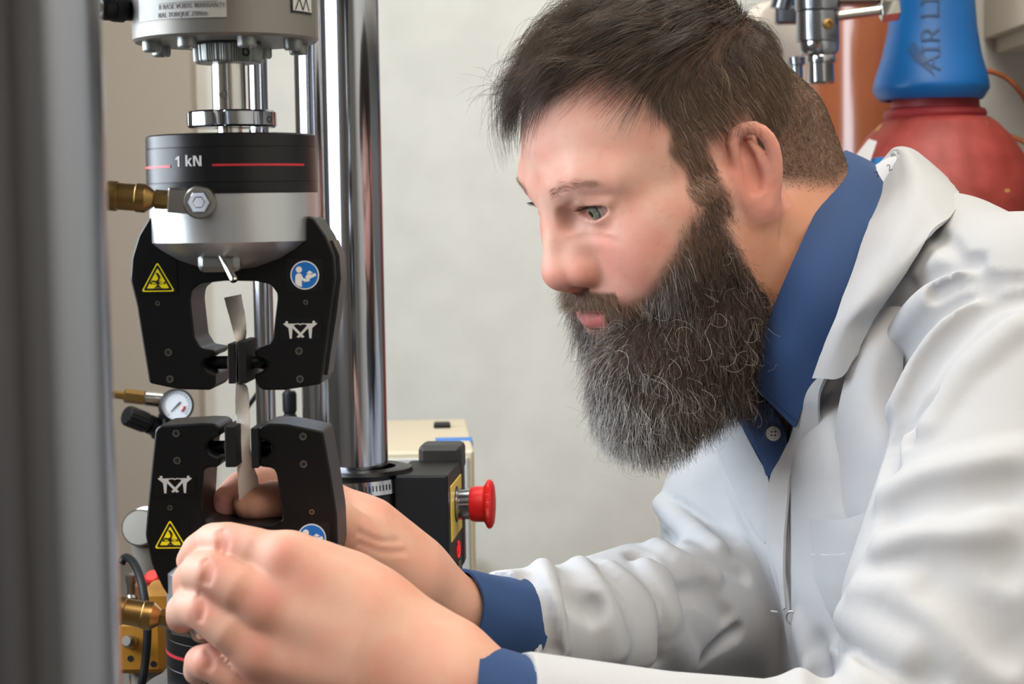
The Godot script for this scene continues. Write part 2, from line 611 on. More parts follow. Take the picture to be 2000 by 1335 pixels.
func build_load_cell():
	var ax := gp(441, 50).x
	var sc := 1.02 / F
	var o := thing("load_cell", "grey round load cell above the grips with a label plate and cap screws below", "load cell", G(ax, gp(453, 90).y, 0))
	var R := 179.0
	part("body", ring_lathe([[60, 70], [60, 84], [R - 5, 84], [R, 79], [R, -262], [R - 6, -268], [0, -268]], ax, 96), M["cast_grey"], o)
	# bolts on the underside
	var yb := gp(453, 84).y
	for k in 8:
		var a := TAU * (k + 0.42) / 8.0
		var s := Soup.new(GF)
		hexsock(s, Vector3(ax + cos(a) * 146 * sc, yb, sin(a) * 146 * sc), Vector3.DOWN, 18.5 * sc, 20 * sc)
		part("cap_screw", s, M["zinc"], o)
	# label plate bent round the body
	var bendr := (R + 0.8) * sc
	var lab := Soup.new(GF)
	var bend := func(q: Vector3) -> Vector3:
		var a := q.x / bendr
		return Vector3(ax + (bendr + q.z) * sin(a), q.y, (bendr + q.z) * cos(a))
	var y0 := gp(441, 33, bendr).y
	var y1 := gp(441, -30, bendr).y
	bent_plate(lab, -164 * sc, 36 * sc, y0, y1, 0.0004, bend)
	var lp := part("label_plate", lab, M["label_paper"], o)
	lp.set_meta("label", "pale printed label plate round the load cell")
	var st := Soup.new(GF)
	for q in [["DO NOT REMOVE FROM BASE PLATE", 0, 0.0], ["R BASE VOIDS WARRANTY", 13, 8.0], ["NAL TORQUE 20Nm", 29, 8.0]]:
		if q[1] == 0: continue
		text_bent(st, q[0], -100 * sc if q[1] == 13 else -102 * sc, gp(441, q[1] + 3.6, bendr).y, 7.6 * sc, bend)
	part("lettering", st, M["label_ink"], lp)
	var ru := Soup.new(GF)
	bent_plate(ru, -100 * sc, 20 * sc, gp(441, 2.3, bendr).y, gp(441, 1.2, bendr).y, 0.0006, bend)
	part("printed_rule", ru, M["label_ink"], lp)
	# second label with a zigzag mark, right
	var l2 := Soup.new(GF)
	var lx0 := 168 * sc
	var lx1 := 235 * sc
	bent_plate(l2, lx0, lx1, gp(441, 18, bendr).y, gp(441, -30, bendr).y, 0.0004, bend)
	var p2 := part("label_plate", l2, M["black_print"], o)
	p2.set_meta("label", "small black edged label with a zigzag mark at the right of the load cell")
	l2 = Soup.new(GF)
	bent_plate(l2, lx0 + 4 * sc, lx1 - 2 * sc, gp(441, 14, bendr).y, gp(441, -30, bendr).y, 0.0006, bend)
	part("label_face", l2, M["label_paper"], p2)
	l2 = Soup.new(GF)
	for k in 4:
		var xa := lx0 + (10 + k * 11) * sc
		var up := k % 2 == 0
		var q0 := Vector3(xa, gp(441, 12 if up else -12, bendr).y, 0.0008)
		var q1 := Vector3(xa + 11 * sc, gp(441, -12 if up else 12, bendr).y, 0.0008)
		var wv := Vector3(1.7 * sc, 0, 0)
		l2.quad(bend.call(q0 - wv), bend.call(q0 + wv), bend.call(q1 + wv), bend.call(q1 - wv))
	part("zigzag_mark", l2, M["black_print"], p2)
	# cable gland at the left
	var g := Soup.new(GF)
	var gy := gp(230, 24).y
	var t := along(Vector3(ax - (R - 8) * sc, gy, 0.012), Vector3(ax - (R + 60) * sc, gy, 0.030))
	g.lathe([Vector2(0.0, -0.002), Vector2(22 * sc, -0.002), Vector2(22 * sc, 16 * sc), Vector2(17 * sc, 17 * sc), Vector2(17 * sc, 20 * sc), Vector2(26 * sc, 21 * sc), Vector2(26 * sc, 44 * sc), Vector2(24 * sc, 46 * sc), Vector2(24 * sc, 64 * sc), Vector2(18 * sc, 72 * sc), Vector2(0.0, 72 * sc)], 12, t)
	var gl := part("cable_gland", g, M["black_plastic"], o)
	g = Soup.new(GF)
	g.lathe([Vector2(0.0, 72 * sc), Vector2(9 * sc, 72 * sc), Vector2(9 * sc, 200 * sc), Vector2(0.0, 200 * sc)], 14, t)
	part("cable", g, M["black_plastic"], gl)

func bent_plate(s: Soup, x0: float, x1: float, y0: float, y1: float, th: float, bend: Callable):
	var n := 24
	var from := s.v.size()
	var rows := []
	for i in n + 1:
		var x := lerpf(x0, x1, float(i) / n)
		rows.append(PackedVector3Array([bend.call(Vector3(x, y0, 0)), bend.call(Vector3(x, y0, th)), bend.call(Vector3(x, y1, th)), bend.call(Vector3(x, y1, 0))]))
	s.grid(rows, true)
	for r in [rows[0], rows[n]]: s.quad(r[0], r[1], r[2], r[3])
	s.centre_out(from)

func text_mesh(t: String, size: float, depth := 0.0003, bold := false) -> TextMesh:
	var m := TextMesh.new()
	m.text = t
	var f := SystemFont.new()
	f.font_names = PackedStringArray(["Droid Sans"])
	if bold: f.font_weight = 700
	m.font = f
	m.font_size = 32
	m.pixel_size = size / 23.0
	m.depth = depth
	m.curve_step = 1.0
	m.horizontal_alignment = HORIZONTAL_ALIGNMENT_LEFT
	m.vertical_alignment = VERTICAL_ALIGNMENT_BOTTOM
	return m

func text_bent(s: Soup, t: String, x: float, y: float, size: float, bend: Callable, bold := false, z := 0.0005):
	s.add_mesh(text_mesh(t, size, 0.0003, bold), Transform3D(Basis.IDENTITY, Vector3(x, y, z)), bend)

func build_lock():
	var ax := gp(447, 160).x
	var sc := 1.02 / F
	var o := thing("coupling_shaft", "bright steel shaft with a knurled grey collar below the load cell", "shaft", G(ax, gp(453, 262).y, 0))
	var kn := func(r: float, a: float, _y: float) -> float: return r * (1.0 + (0.012 * (1.0 if int(a / TAU * 180) % 2 == 0 else -1.0) if r > 60 * sc else 0.0))
	part("knurled_collar", ring_lathe([[0, 124], [62, 124], [66, 119], [67, 90], [64, 86], [56, 82], [56, 68], [0, 68]], ax, 180, kn), M["zinc"], o)
	var h := Soup.new(GF)
	hexsock(h, Vector3(ax + 62 * sc * sin(0.72), gp(453, 106).y, 62 * sc * cos(0.72)), Vector3(sin(0.72), 0, cos(0.72)), 9 * sc, 5 * sc)
	part("set_screw", h, M["dark_hole"], o)
	part("shaft", ring_lathe([[0, 262], [24, 262], [24, 246], [33, 245], [33, 122], [0, 122]], ax, 64), M["steel_bright"], o)
	h = Soup.new(GF)
	hexsock(h, Vector3(ax + 33 * sc * sin(-0.16), gp(453, 186).y, 33 * sc * cos(-0.16)), Vector3(sin(-0.16), 0, cos(-0.16)), 9 * sc, 2.0 * sc)
	part("set_screw", h, M["steel"], o)
	var star := func(r: float, a: float, _y: float) -> float:
		if r < 60 * sc: return r
		return r - 9.0 * sc * smoothstep(0.55, 0.95, cos(a * 7.0 + 0.9))
	var ax2 := gp(453, 235).x
	var w := thing("lock_ring", "mirror bright notched lock ring just above the black cap", "lock ring", G(ax2, gp(453, 252).y, 0))
	part("ring", ring_lathe([[26, 250], [82, 250], [87, 246], [87, 221], [82, 217], [34.5, 217], [34.5, 250]], ax2, 140, star), M["chrome"], w)
	h = Soup.new(GF)
	hexsock(h, Vector3(ax2 + 84 * sc * sin(1.15), gp(453, 236).y, 84 * sc * cos(1.15)), Vector3(sin(1.15), 0, cos(1.15)), 8 * sc, 3 * sc)
	part("set_screw", h, M["dark_hole"], w)

func elbow_coupler(o, yrow: float, xr: float, up: float):
	# banjo fitting on the body and the brass coupler to the left of it; xr: px of the banjo centre
	var sc := 1.02 / F
	var s := Soup.new(GF)
	var z := 0.047
	var c := Vector3(gp(xr, yrow, z).x, gp(xr, yrow, z).y, z)
	s.lathe([Vector2(0, -14 * sc), Vector2(29 * sc, -14 * sc), Vector2(31 * sc, -10 * sc), Vector2(31 * sc, 16 * sc), Vector2(28 * sc, 20 * sc), Vector2(0, 20 * sc)], 32, along(c, c + Vector3(0.12, 0, 1)))
	var dir := Vector3(-1, 0.09 * up, 0.08).normalized()
	var bx := Transform3D(along(c, c + dir).basis, c)
	s.box(Vector3(0, 36 * sc, 0), Vector3(46 * sc, 46 * sc, 34 * sc), 3 * sc, bx)
	part("elbow_fitting", s, M["steel"], o)
	s = Soup.new(GF)
	var fw := along(c, c + Vector3(0.12, 0, 1))
	s.lathe([Vector2(20 * sc, 19 * sc), Vector2(22 * sc, 21 * sc), Vector2(22 * sc, 34 * sc), Vector2(20 * sc, 37 * sc), Vector2(12 * sc, 37 * sc), Vector2(10 * sc, 31 * sc), Vector2(0, 31 * sc)], 6, fw)
	part("hex_screw", s, M["steel_bright"], o)
	s = Soup.new(GF)
	var b := along(c + dir * 58 * sc, c + dir * 200 * sc)
	s.lathe([Vector2(0, 0), Vector2(17 * sc, 0), Vector2(18 * sc, 8 * sc), Vector2(18 * sc, 26 * sc), Vector2(14 * sc, 27 * sc)], 6, b)
	s.lathe([Vector2(14 * sc, 26 * sc), Vector2(20 * sc, 34 * sc), Vector2(26 * sc, 42 * sc), Vector2(27 * sc, 44 * sc), Vector2(27 * sc, 60 * sc), Vector2(25 * sc, 62 * sc), Vector2(25 * sc, 94 * sc), Vector2(28 * sc, 96 * sc), Vector2(28 * sc, 112 * sc), Vector2(24 * sc, 118 * sc), Vector2(22 * sc, 118 * sc)], 48, b)
	s.lathe([Vector2(22 * sc, 117 * sc), Vector2(21 * sc, 118 * sc), Vector2(21 * sc, 140 * sc), Vector2(0, 142 * sc)], 6, b)
	part("brass_coupler", s, M["brass"], o)

func horn_plate(list: Array, z0: float, z1: float, rad: float) -> Soup:
	var s := Soup.new(GF)
	s.extrude(rounded(gpoly(list, z1), rad), z0, z1, 0.0009)
	return s

func warn_sign(o, cx: float, cy: float, hw: float, z: float):
	# film plate with a yellow triangle and a hand over a blade
	var sc := gp(cx + 1, cy, z).x - gp(cx, cy, z).x
	var c := gp(cx, cy, z)
	var T := Transform3D(Basis.IDENTITY.scaled(Vector3(sc, sc, 1)), Vector3(c.x, c.y, 0))
	var s := Soup.new(GF)
	s.extrude(rounded(V2([-37, 31, 37, 31, 37, -33, -37, -33]), 4), z - 0.0002, z + 0.0003, 0.0, T)
	var pl := part("warning_sticker", s, M["sticker_film"], o)
	pl.set_meta("label", "sticker with a yellow warning triangle")
	var k := hw / 33.0
	var tri := func(m: float) -> PackedVector2Array: return rounded(V2([0, 30 * k - m * 2, 33 * k - m * 1.75, -28 * k + m, -33 * k + m * 1.75, -28 * k + m]), 6.5 - m * 0.6)
	for q in [[0.0, "yellow_print", 0.0005], [2.3, "black_print", 0.0006], [6.4, "yellow_print", 0.0007]]:
		s = Soup.new(GF)
		s.extrude(tri.call(q[0]), z, z + q[2], 0.0, T)
		part("triangle", s, M[q[1]], pl)
	s = Soup.new(GF)
	var zz := z + 0.0009
	for q in [[-4, 9, 1, 8, 5, 1, 3, -5, 0, -6, 1, -1, -1, 3], [-13, -6, -3, -7, 3, -3, 3, -7, -2, -11, -12, -8], [-15, -9, -15, -13, 15, -13, 15, -9], [-1, -13, 2, -13, 1, -22, -1, -22], [-1, -15, -7, -21, -5, -22, 0, -17], [1, -15, 7, -21, 5, -22, 0, -17]]:
		s.extrude(V2(q), z, zz, 0.0, T)
	part("pictogram", s, M["black_print"], pl)
	s = Soup.new(GF)
	s.extrude(V2([-11, -10, -11, -12, -4, -12, -4, -10]), z, zz + 0.0001, 0.0, T)
	s.extrude(V2([4, -10, 4, -12, 12, -12, 12, -10]), z, zz + 0.0001, 0.0, T)
	part("pictogram", s, M["yellow_print"], pl)

func disc(s: Soup, cx: float, cy: float, r: float, z0: float, z1: float, T: Transform3D):
	var p := PackedVector2Array()
	for k in 28: p.append(Vector2(cx + r * cos(TAU * k / 28), cy + r * sin(TAU * k / 28)))
	s.extrude(p, z0, z1, 0.0, T)

func read_sign(o, cx: float, cy: float, r: float, z: float):
	var sc := gp(cx + 1, cy, z).x - gp(cx, cy, z).x
	var c := gp(cx, cy, z)
	var T := Transform3D(Basis.IDENTITY.scaled(Vector3(sc, sc, 1)), Vector3(c.x, c.y, 0))
	var s := Soup.new(GF)
	s.extrude(rounded(V2([-36, 31, 36, 31, 36, -33, -36, -33]), 4), z - 0.0002, z + 0.0003, 0.0, T)
	var pl := part("manual_sticker", s, M["sticker_film"], o)
	pl.set_meta("label", "sticker with a round blue read the manual sign")
	s = Soup.new(GF)
	disc(s, 0, 0, r, z, z + 0.0005, T)
	part("white_rim", s, M["white_print"], pl)
	s = Soup.new(GF)
	disc(s, 0, 0, r - 2.2, z, z + 0.0006, T)
	part("blue_disc", s, M["blue_print"], pl)
	s = Soup.new(GF)
	var zz := z + 0.0008
	disc(s, -11, 11, 6, z, zz, T)
	s.extrude(rounded(V2([-19, -16, -18, 0, -13, 4, -7, 3, -3, -6, 10, -8, 9, -12, -1, -13, -6, -9, -6, -23, -13, -21]), 1.5), z, zz, 0.0, T)
	s.extrude(V2([1, -4, 6, -9, 23, -1, 20, 4, 12, 1, 6, 3]), z, zz, 0.0, T)
	s.extrude(V2([3, 3, 9, 9, 16, 5, 11, 2, 6, 4]), z, zz, 0.0, T)
	part("pictogram", s, M["white_print"], pl)

func pinch_sign(o, cx: float, cy: float, z: float, k: float):
	var sc := (gp(cx + 1, cy, z).x - gp(cx, cy, z).x)
	var c := gp(cx, cy, z)
	var T := Transform3D(Basis.IDENTITY.scaled(Vector3(sc, sc, 1)), Vector3(c.x, c.y, 0))
	var s := Soup.new(GF)
	s.extrude(rounded(V2([-40, 22, 40, 22, 40, -22, -40, -22]), 3.5), z - 0.0002, z + 0.0003, 0.0, T)
	var pl := part("jaw_sticker", s, M["sticker_film"], o)
	pl.set_meta("label", "sticker with a pale drawing of the clamp jaws")
	s = Soup.new(GF)
	for m in [1.0, -1.0]:
		for q in [[-34, 11, -34, 13, -30, 13, -30, 17, -25, 17, -25, 12, -9, 12, -9, 10, -14, 9, -12, 6, 8, -15, 3, -17, -16, 3, -18, -18, -22, -18, -24, 3]]:
			var a := []
			for i in range(0, q.size(), 2):
				a.append(q[i] * m * k)
				a.append(q[i + 1] * k)
			s.extrude(V2(a), z, z + 0.0006 + 0.0001 * m, 0.0, T)
	s.extrude(V2([-8, 12, -8, 10, -3, 10, 0, 8, 3, 10, 8, 10, 8, 12, 3, 12, 0, 10.5, -3, 12]), z, z + 0.0006, 0.0, T)
	part("pictogram", s, M["grey_print"], pl)

func small_screw(o, px: float, py: float, z: float, r := 7.0):
	var sc := 1.02 / F
	var c := gp(px, py, z)
	var s := Soup.new(GF)
	var t := along(Vector3(c.x, c.y, z), Vector3(c.x, c.y, z + 1))
	s.lathe([Vector2(r * sc * 1.05, 0.0), Vector2(r * sc, 1.2 * sc), Vector2(r * 0.7 * sc, 1.2 * sc), Vector2(r * 0.5 * sc, -1.0 * sc), Vector2(0, -1.0 * sc)], 16, t)
	part("screw", s, M["steel"], o)
	s = Soup.new(GF)
	s.lathe([Vector2(0, 0.3 * sc), Vector2(r * 0.55 * sc, 0.3 * sc), Vector2(r * 0.5 * sc, 0.6 * sc), Vector2(0, 0.6 * sc)], 12, t)
	part("screw_socket", s, M["dark_hole"], o)

func jaw_block(o, xa: float, xb: float, ya: float, yb: float, z0: float, z1: float):
	var a := gp(xa, ya, z1)
	var b := gp(xb, yb, z1)
	var s := Soup.new(GF)
	s.box(Vector3((a.x + b.x) / 2, (a.y + b.y) / 2, (z0 + z1) / 2), Vector3(absf(b.x - a.x), absf(a.y - b.y), z1 - z0), 0.0005)
	part("jaw_face", s, M["jaw_rubber"], o)

func piston(o, xa: float, xb: float, yc: float, r: float):
	var sc := 1.02 / F
	var a := gp(xa, yc, 0.0)
	var b := gp(xb, yc, 0.0)
	var s := Soup.new(GF)
	s.lathe([Vector2(0, 0), Vector2(r * sc, 0), Vector2(r * sc, absf(b.x - a.x)), Vector2(0, absf(b.x - a.x))], 28, along(Vector3(a.x, a.y, 0), Vector3(b.x, a.y, 0)))
	part("piston", s, M["black_satin"], o)

const JZ := 0.019

func build_upper_grip():
	var sc := 1.02 / F
	var ax := gp(453.5, 330).x
	var o := thing("upper_grip", "upper black pneumatic grip with a 1 kN band, clamping the cloth strip", "test grip", G(ax, gp(453, 760).y, 0))
	# round body: silver part with a cut dome below
	part("silver_body", ring_lathe([[0, 533], [40, 531], [85, 520], [120, 504], [148, 485], [163.5, 471], [163.5, 378], [0, 378]], ax + 0.0005, 96), M["aluminium"], o)
	var band := part("black_band", ring_lathe([[0, 379], [165, 379], [166, 377], [166, 359], [165.2, 358.3], [165.2, 357.3], [166, 356.6], [165.2, 293], [164.4, 292.2], [164.4, 291.2], [165.2, 290.4], [165, 268], [161, 265], [0, 265]], ax, 96), M["black_satin"], o)
	var bendr := 166.2 * sc
	var bend := func(q: Vector3) -> Vector3:
		var a := q.x / bendr
		return Vector3(ax + (bendr + q.z) * sin(a), q.y, (bendr + q.z) * cos(a))
	var s := Soup.new(GF)
	text_bent(s, "1 kN", -84 * sc, gp(400, 331, bendr).y, 19.5 * sc, bend, true, 0.0)
	part("lettering", s, M["grey_print"], band)
	s = Soup.new(GF)
	bent_plate(s, -245 * sc, -96 * sc, gp(350, 326.5, bendr).y, gp(350, 321.5, bendr).y, 0.0002, bend)
	part("red_line", s, M["red_print"], band)
	s = Soup.new(GF)
	bent_plate(s, -6 * sc, 190 * sc, gp(470, 323.5, bendr).y, gp(470, 319, bendr).y, 0.0002, bend)
	part("red_line", s, M["red_print"], band)
	# jaw frame
	var li := [289.5, 427, 270, 460, 257, 503, 254, 545, 266, 592, 276, 655, 288, 727, 291.5, 748, 348, 760, 411, 761.5, 421, 752, 421, 731, 402, 722, 393, 714, 397, 702, 417, 695, 421, 684, 393, 680, 380, 659, 372, 586, 375, 566, 391, 553.5, 441, 548, 500, 549, 528, 555, 541, 570, 541.5, 586, 532.5, 658, 525, 672, 498, 681, 498, 696, 514, 701, 526, 712, 514, 726, 498, 730, 498, 739, 502.5, 753, 513, 761.5, 555, 761.5, 627, 750, 634, 700, 655, 545, 652, 499, 636, 460, 612, 425, 599.5, 421, 598, 470, 560, 490, 330, 490, 297, 470, 296, 425]
	part("jaw_frame", horn_plate(li, -JZ, JZ, 0.0016), M["black_anodised"], o)
	# side plate on the right flank
	var sp := Soup.new(GF)
	var sl := []
	for q in [[641, 470], [654, 500], [657, 545], [648, 620], [637, 690], [631, 735]]:
		var c := gp(q[0], q[1], JZ)
		sl.append(c)
	for i in sl.size() - 1:
		var a: Vector2 = sl[i]
		var b: Vector2 = sl[i + 1]
		var off := Vector2(0.0012, 0)
		sp.extrude(PackedVector2Array([a - off, b - off, b + off, a + off]), -JZ * 0.72, JZ * 0.5)
	part("side_plate", sp, M["black_edge"], o)
	for q in [[329, 688], [332, 740], [584, 685], [586, 740]]: small_screw(o, q[0], q[1], JZ)
	for q in [[308, 592], [597, 590]]: small_screw(o, q[0], q[1], JZ, 4.5)
	small_screw(o, 438, 433, gp_body(438, ax), 5.0)
	warn_sign(o, 308.5, 541, 33, JZ)
	read_sign(o, 595.5, 537, 28, JZ)
	pinch_sign(o, 587, 643, JZ, 0.96)
	jaw_block(o, 444, 459.5, 671, 749, -0.006, JZ + 0.003)
	jaw_block(o, 463.5, 481, 667, 749, -0.014, JZ + 0.003)
	piston(o, 395, 446, 708, 13)
	piston(o, 480, 524, 708, 13)
	# lever pin under the dome
	s = Soup.new(GF)
	var p0 := gp(428, 496, 0.036)
	var p1 := gp(457, 546, 0.044)
	s.tube([Vector3(p0.x, p0.y, 0.034), Vector3(p1.x, p1.y, 0.044), Vector3(p1.x + 0.0004, p1.y - 0.0008, 0.0444)], [5.5 * sc, 8 * sc, 6 * sc], 16)
	part("lever_pin", s, M["steel_bright"], o)
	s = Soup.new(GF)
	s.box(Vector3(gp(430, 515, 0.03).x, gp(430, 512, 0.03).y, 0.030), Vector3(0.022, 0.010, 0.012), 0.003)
	part("recess_shade_block", s, M["zinc"], o)  # solid block in darker metal, painting the shade of an open recess
	elbow_coupler(o, 395, 391, 1.0)

func gp_body(_px: float, _ax: float) -> float:
	return 0.0445

func build_lower_grip(base_y: float):
	var sc := 1.02 / F
	var ax := gp(491, 1270).x
	var o := thing("lower_grip", "lower black pneumatic grip held in both hands, its jaws open round the strip", "test grip", G(ax, base_y - GF.origin.y, 0))
	var yb := 1330.0
	part("silver_body", ring_lathe([[0, 1212], [163, 1212], [163, 1106], [148, 1093], [120, 1075], [85, 1060], [40, 1049], [0, 1047]], ax, 96), M["aluminium"], o)
	var band := part("black_band", ring_lathe([[0, 1210], [165, 1210], [166, 1213], [166, 1229], [165.2, 1230], [166, 1231], [166, 1284], [165, 1285], [166, 1286], [166, 1326], [158, 1331], [0, 1331]], ax, 96), M["black_satin"], o)
	var bendr := 166.2 * sc
	var bend := func(q: Vector3) -> Vector3:
		var a := q.x / bendr
		return Vector3(ax + (bendr + q.z) * sin(a), q.y, (bendr + q.z) * cos(a))
	var s := Soup.new(GF)
	bent_plate(s, -250 * sc, 200 * sc, gp(470, 1300, bendr).y, gp(470, 1294, bendr).y, 0.0002, bend)
	part("red_line", s, M["red_print"], band)
	var li := [303, 839, 311, 831, 395, 826, 420, 827, 429, 834, 430, 849, 424, 853, 413, 856, 403, 866, 402, 878, 410, 887, 428, 893, 430, 906, 424, 912, 404, 912, 398, 919, 394, 998, 401, 1016, 420, 1022, 470, 1024, 537, 1024, 551, 1018, 551, 990, 540, 925, 534, 914, 508, 911, 506, 895, 520, 892, 533, 880, 530, 865, 518, 858, 505, 858, 499, 845, 508, 832, 524, 826.5, 560, 828, 631, 842, 645, 920, 658, 1005, 660, 1070, 648, 1120, 612, 1170, 600, 1175, 598, 1128, 560, 1110, 380, 1110, 342, 1128, 341, 1170, 330, 1165, 318, 1148, 296, 1101, 283.5, 1044, 287, 1003, 294, 930]
	part("jaw_frame", horn_plate(li, -JZ, JZ, 0.0016), M["black_anodised"], o)
	for q in [[344, 846], [346, 899], [592, 852], [593, 906]]: small_screw(o, q[0], q[1], JZ)
	for q in [[332, 991], [609, 999]]: small_screw(o, q[0], q[1], JZ, 5.0)
	pinch_sign(o, 342, 945, JZ, 0.96)
	warn_sign(o, 333, 1043, 32, JZ)
	read_sign(o, 609, 1050, 28, JZ)
	jaw_block(o, 438, 461.5, 833, 912, -0.014, JZ + 0.003)
	jaw_block(o, 489, 505, 836, 914, -0.014, JZ + 0.003)
	piston(o, 404, 440, 873, 13)
	piston(o, 503, 532, 873, 13)
	elbow_coupler(o, 1222, 400, 2.4)
	# bright screw in the band below
	small_screw(o, 381, 1254, 0.030, 8.0)

func build_strip():
	var o := thing("fabric_strip", "narrow strip of off-white woven cloth hanging between the two grips", "cloth strip", G(gp(478, 860).x, gp(478, 977).y, 0.0))
	var m := mat("strip_cloth", Color(0.92, 0.90, 0.875), 0.9, 0.0, {"backlight_enabled": true, "backlight": Color(0.5, 0.49, 0.47)})
	m.uv1_scale = Vector3(1, 1, 1)
	m.heightmap_enabled = true
	m.heightmap_texture = weave_tex(64, 8)
	m.heightmap_scale = 0.03
	m.uv1_triplanar = true
	m.uv1_scale = Vector3(110, 110, 110)
	# rows: left px, right px, rows, depth offsets of the left and the right edge
	var rows := [[438, 581, 0.000, 471, 574, 0.010], [442, 597, 0.001, 474, 592, 0.009], [448, 618, 0.002, 478, 611, 0.007], [455, 645, 0.004, 481, 640, 0.006], [460, 664, 0.014, 479, 662, -0.002], [461.3, 675, 0.020, 464, 675, -0.004], [461.3, 740, 0.020, 464, 740, -0.004], [461, 752, 0.016, 481, 752, 0.001], [460, 775, 0.010, 486, 772, 0.003], [460, 800, 0.006, 487, 797, 0.004], [462, 830, 0.004, 488, 828, 0.006], [462, 875, 0.006, 489, 873, 0.004], [463, 910, 0.006, 494, 906, 0.000], [465, 940, 0.004, 503, 932, -0.004], [466, 962, 0.002, 506, 955, -0.006], [467, 977, 0.000, 503, 967, -0.007]]
	var cl := []
	var cr := []
	for r in rows:
		var a := gp(r[0], r[1], r[2])
		var b := gp(r[3], r[4], r[5])
		cl.append(Vector3(a.x, a.y, r[2]))
		cr.append(Vector3(b.x, b.y, r[5]))
	cl = spline(cl, 6)
	cr = spline(cr, 6)
	var s := Soup.new(GF, 60)
	var front := []
	var back := []
	for i in cl.size():
		var f := PackedVector3Array()
		var bk := PackedVector3Array()
		for j in 9:
			var t := j / 8.0
			var p: Vector3 = cl[i].lerp(cr[i], t)
			var q := Vector3(0, 0, 0.0006 * sin(t * PI) + 0.0003 * sin(i * 1.3 + j * 2.1))
			f.append(p + q + Vector3(0, 0, 0.0004))
			bk.append(p + q - Vector3(0, 0, 0.0004))
		bk.reverse()
		f.append_array(bk)
		front.append(f)
	s.grid(front, true)
	for r in [front[0], front[-1]]:
		for j in 8: s.quad(r[j], r[j + 1], r[16 - j], r[17 - j])
	s.centre_out(0)
	part("strip", s, m, o)

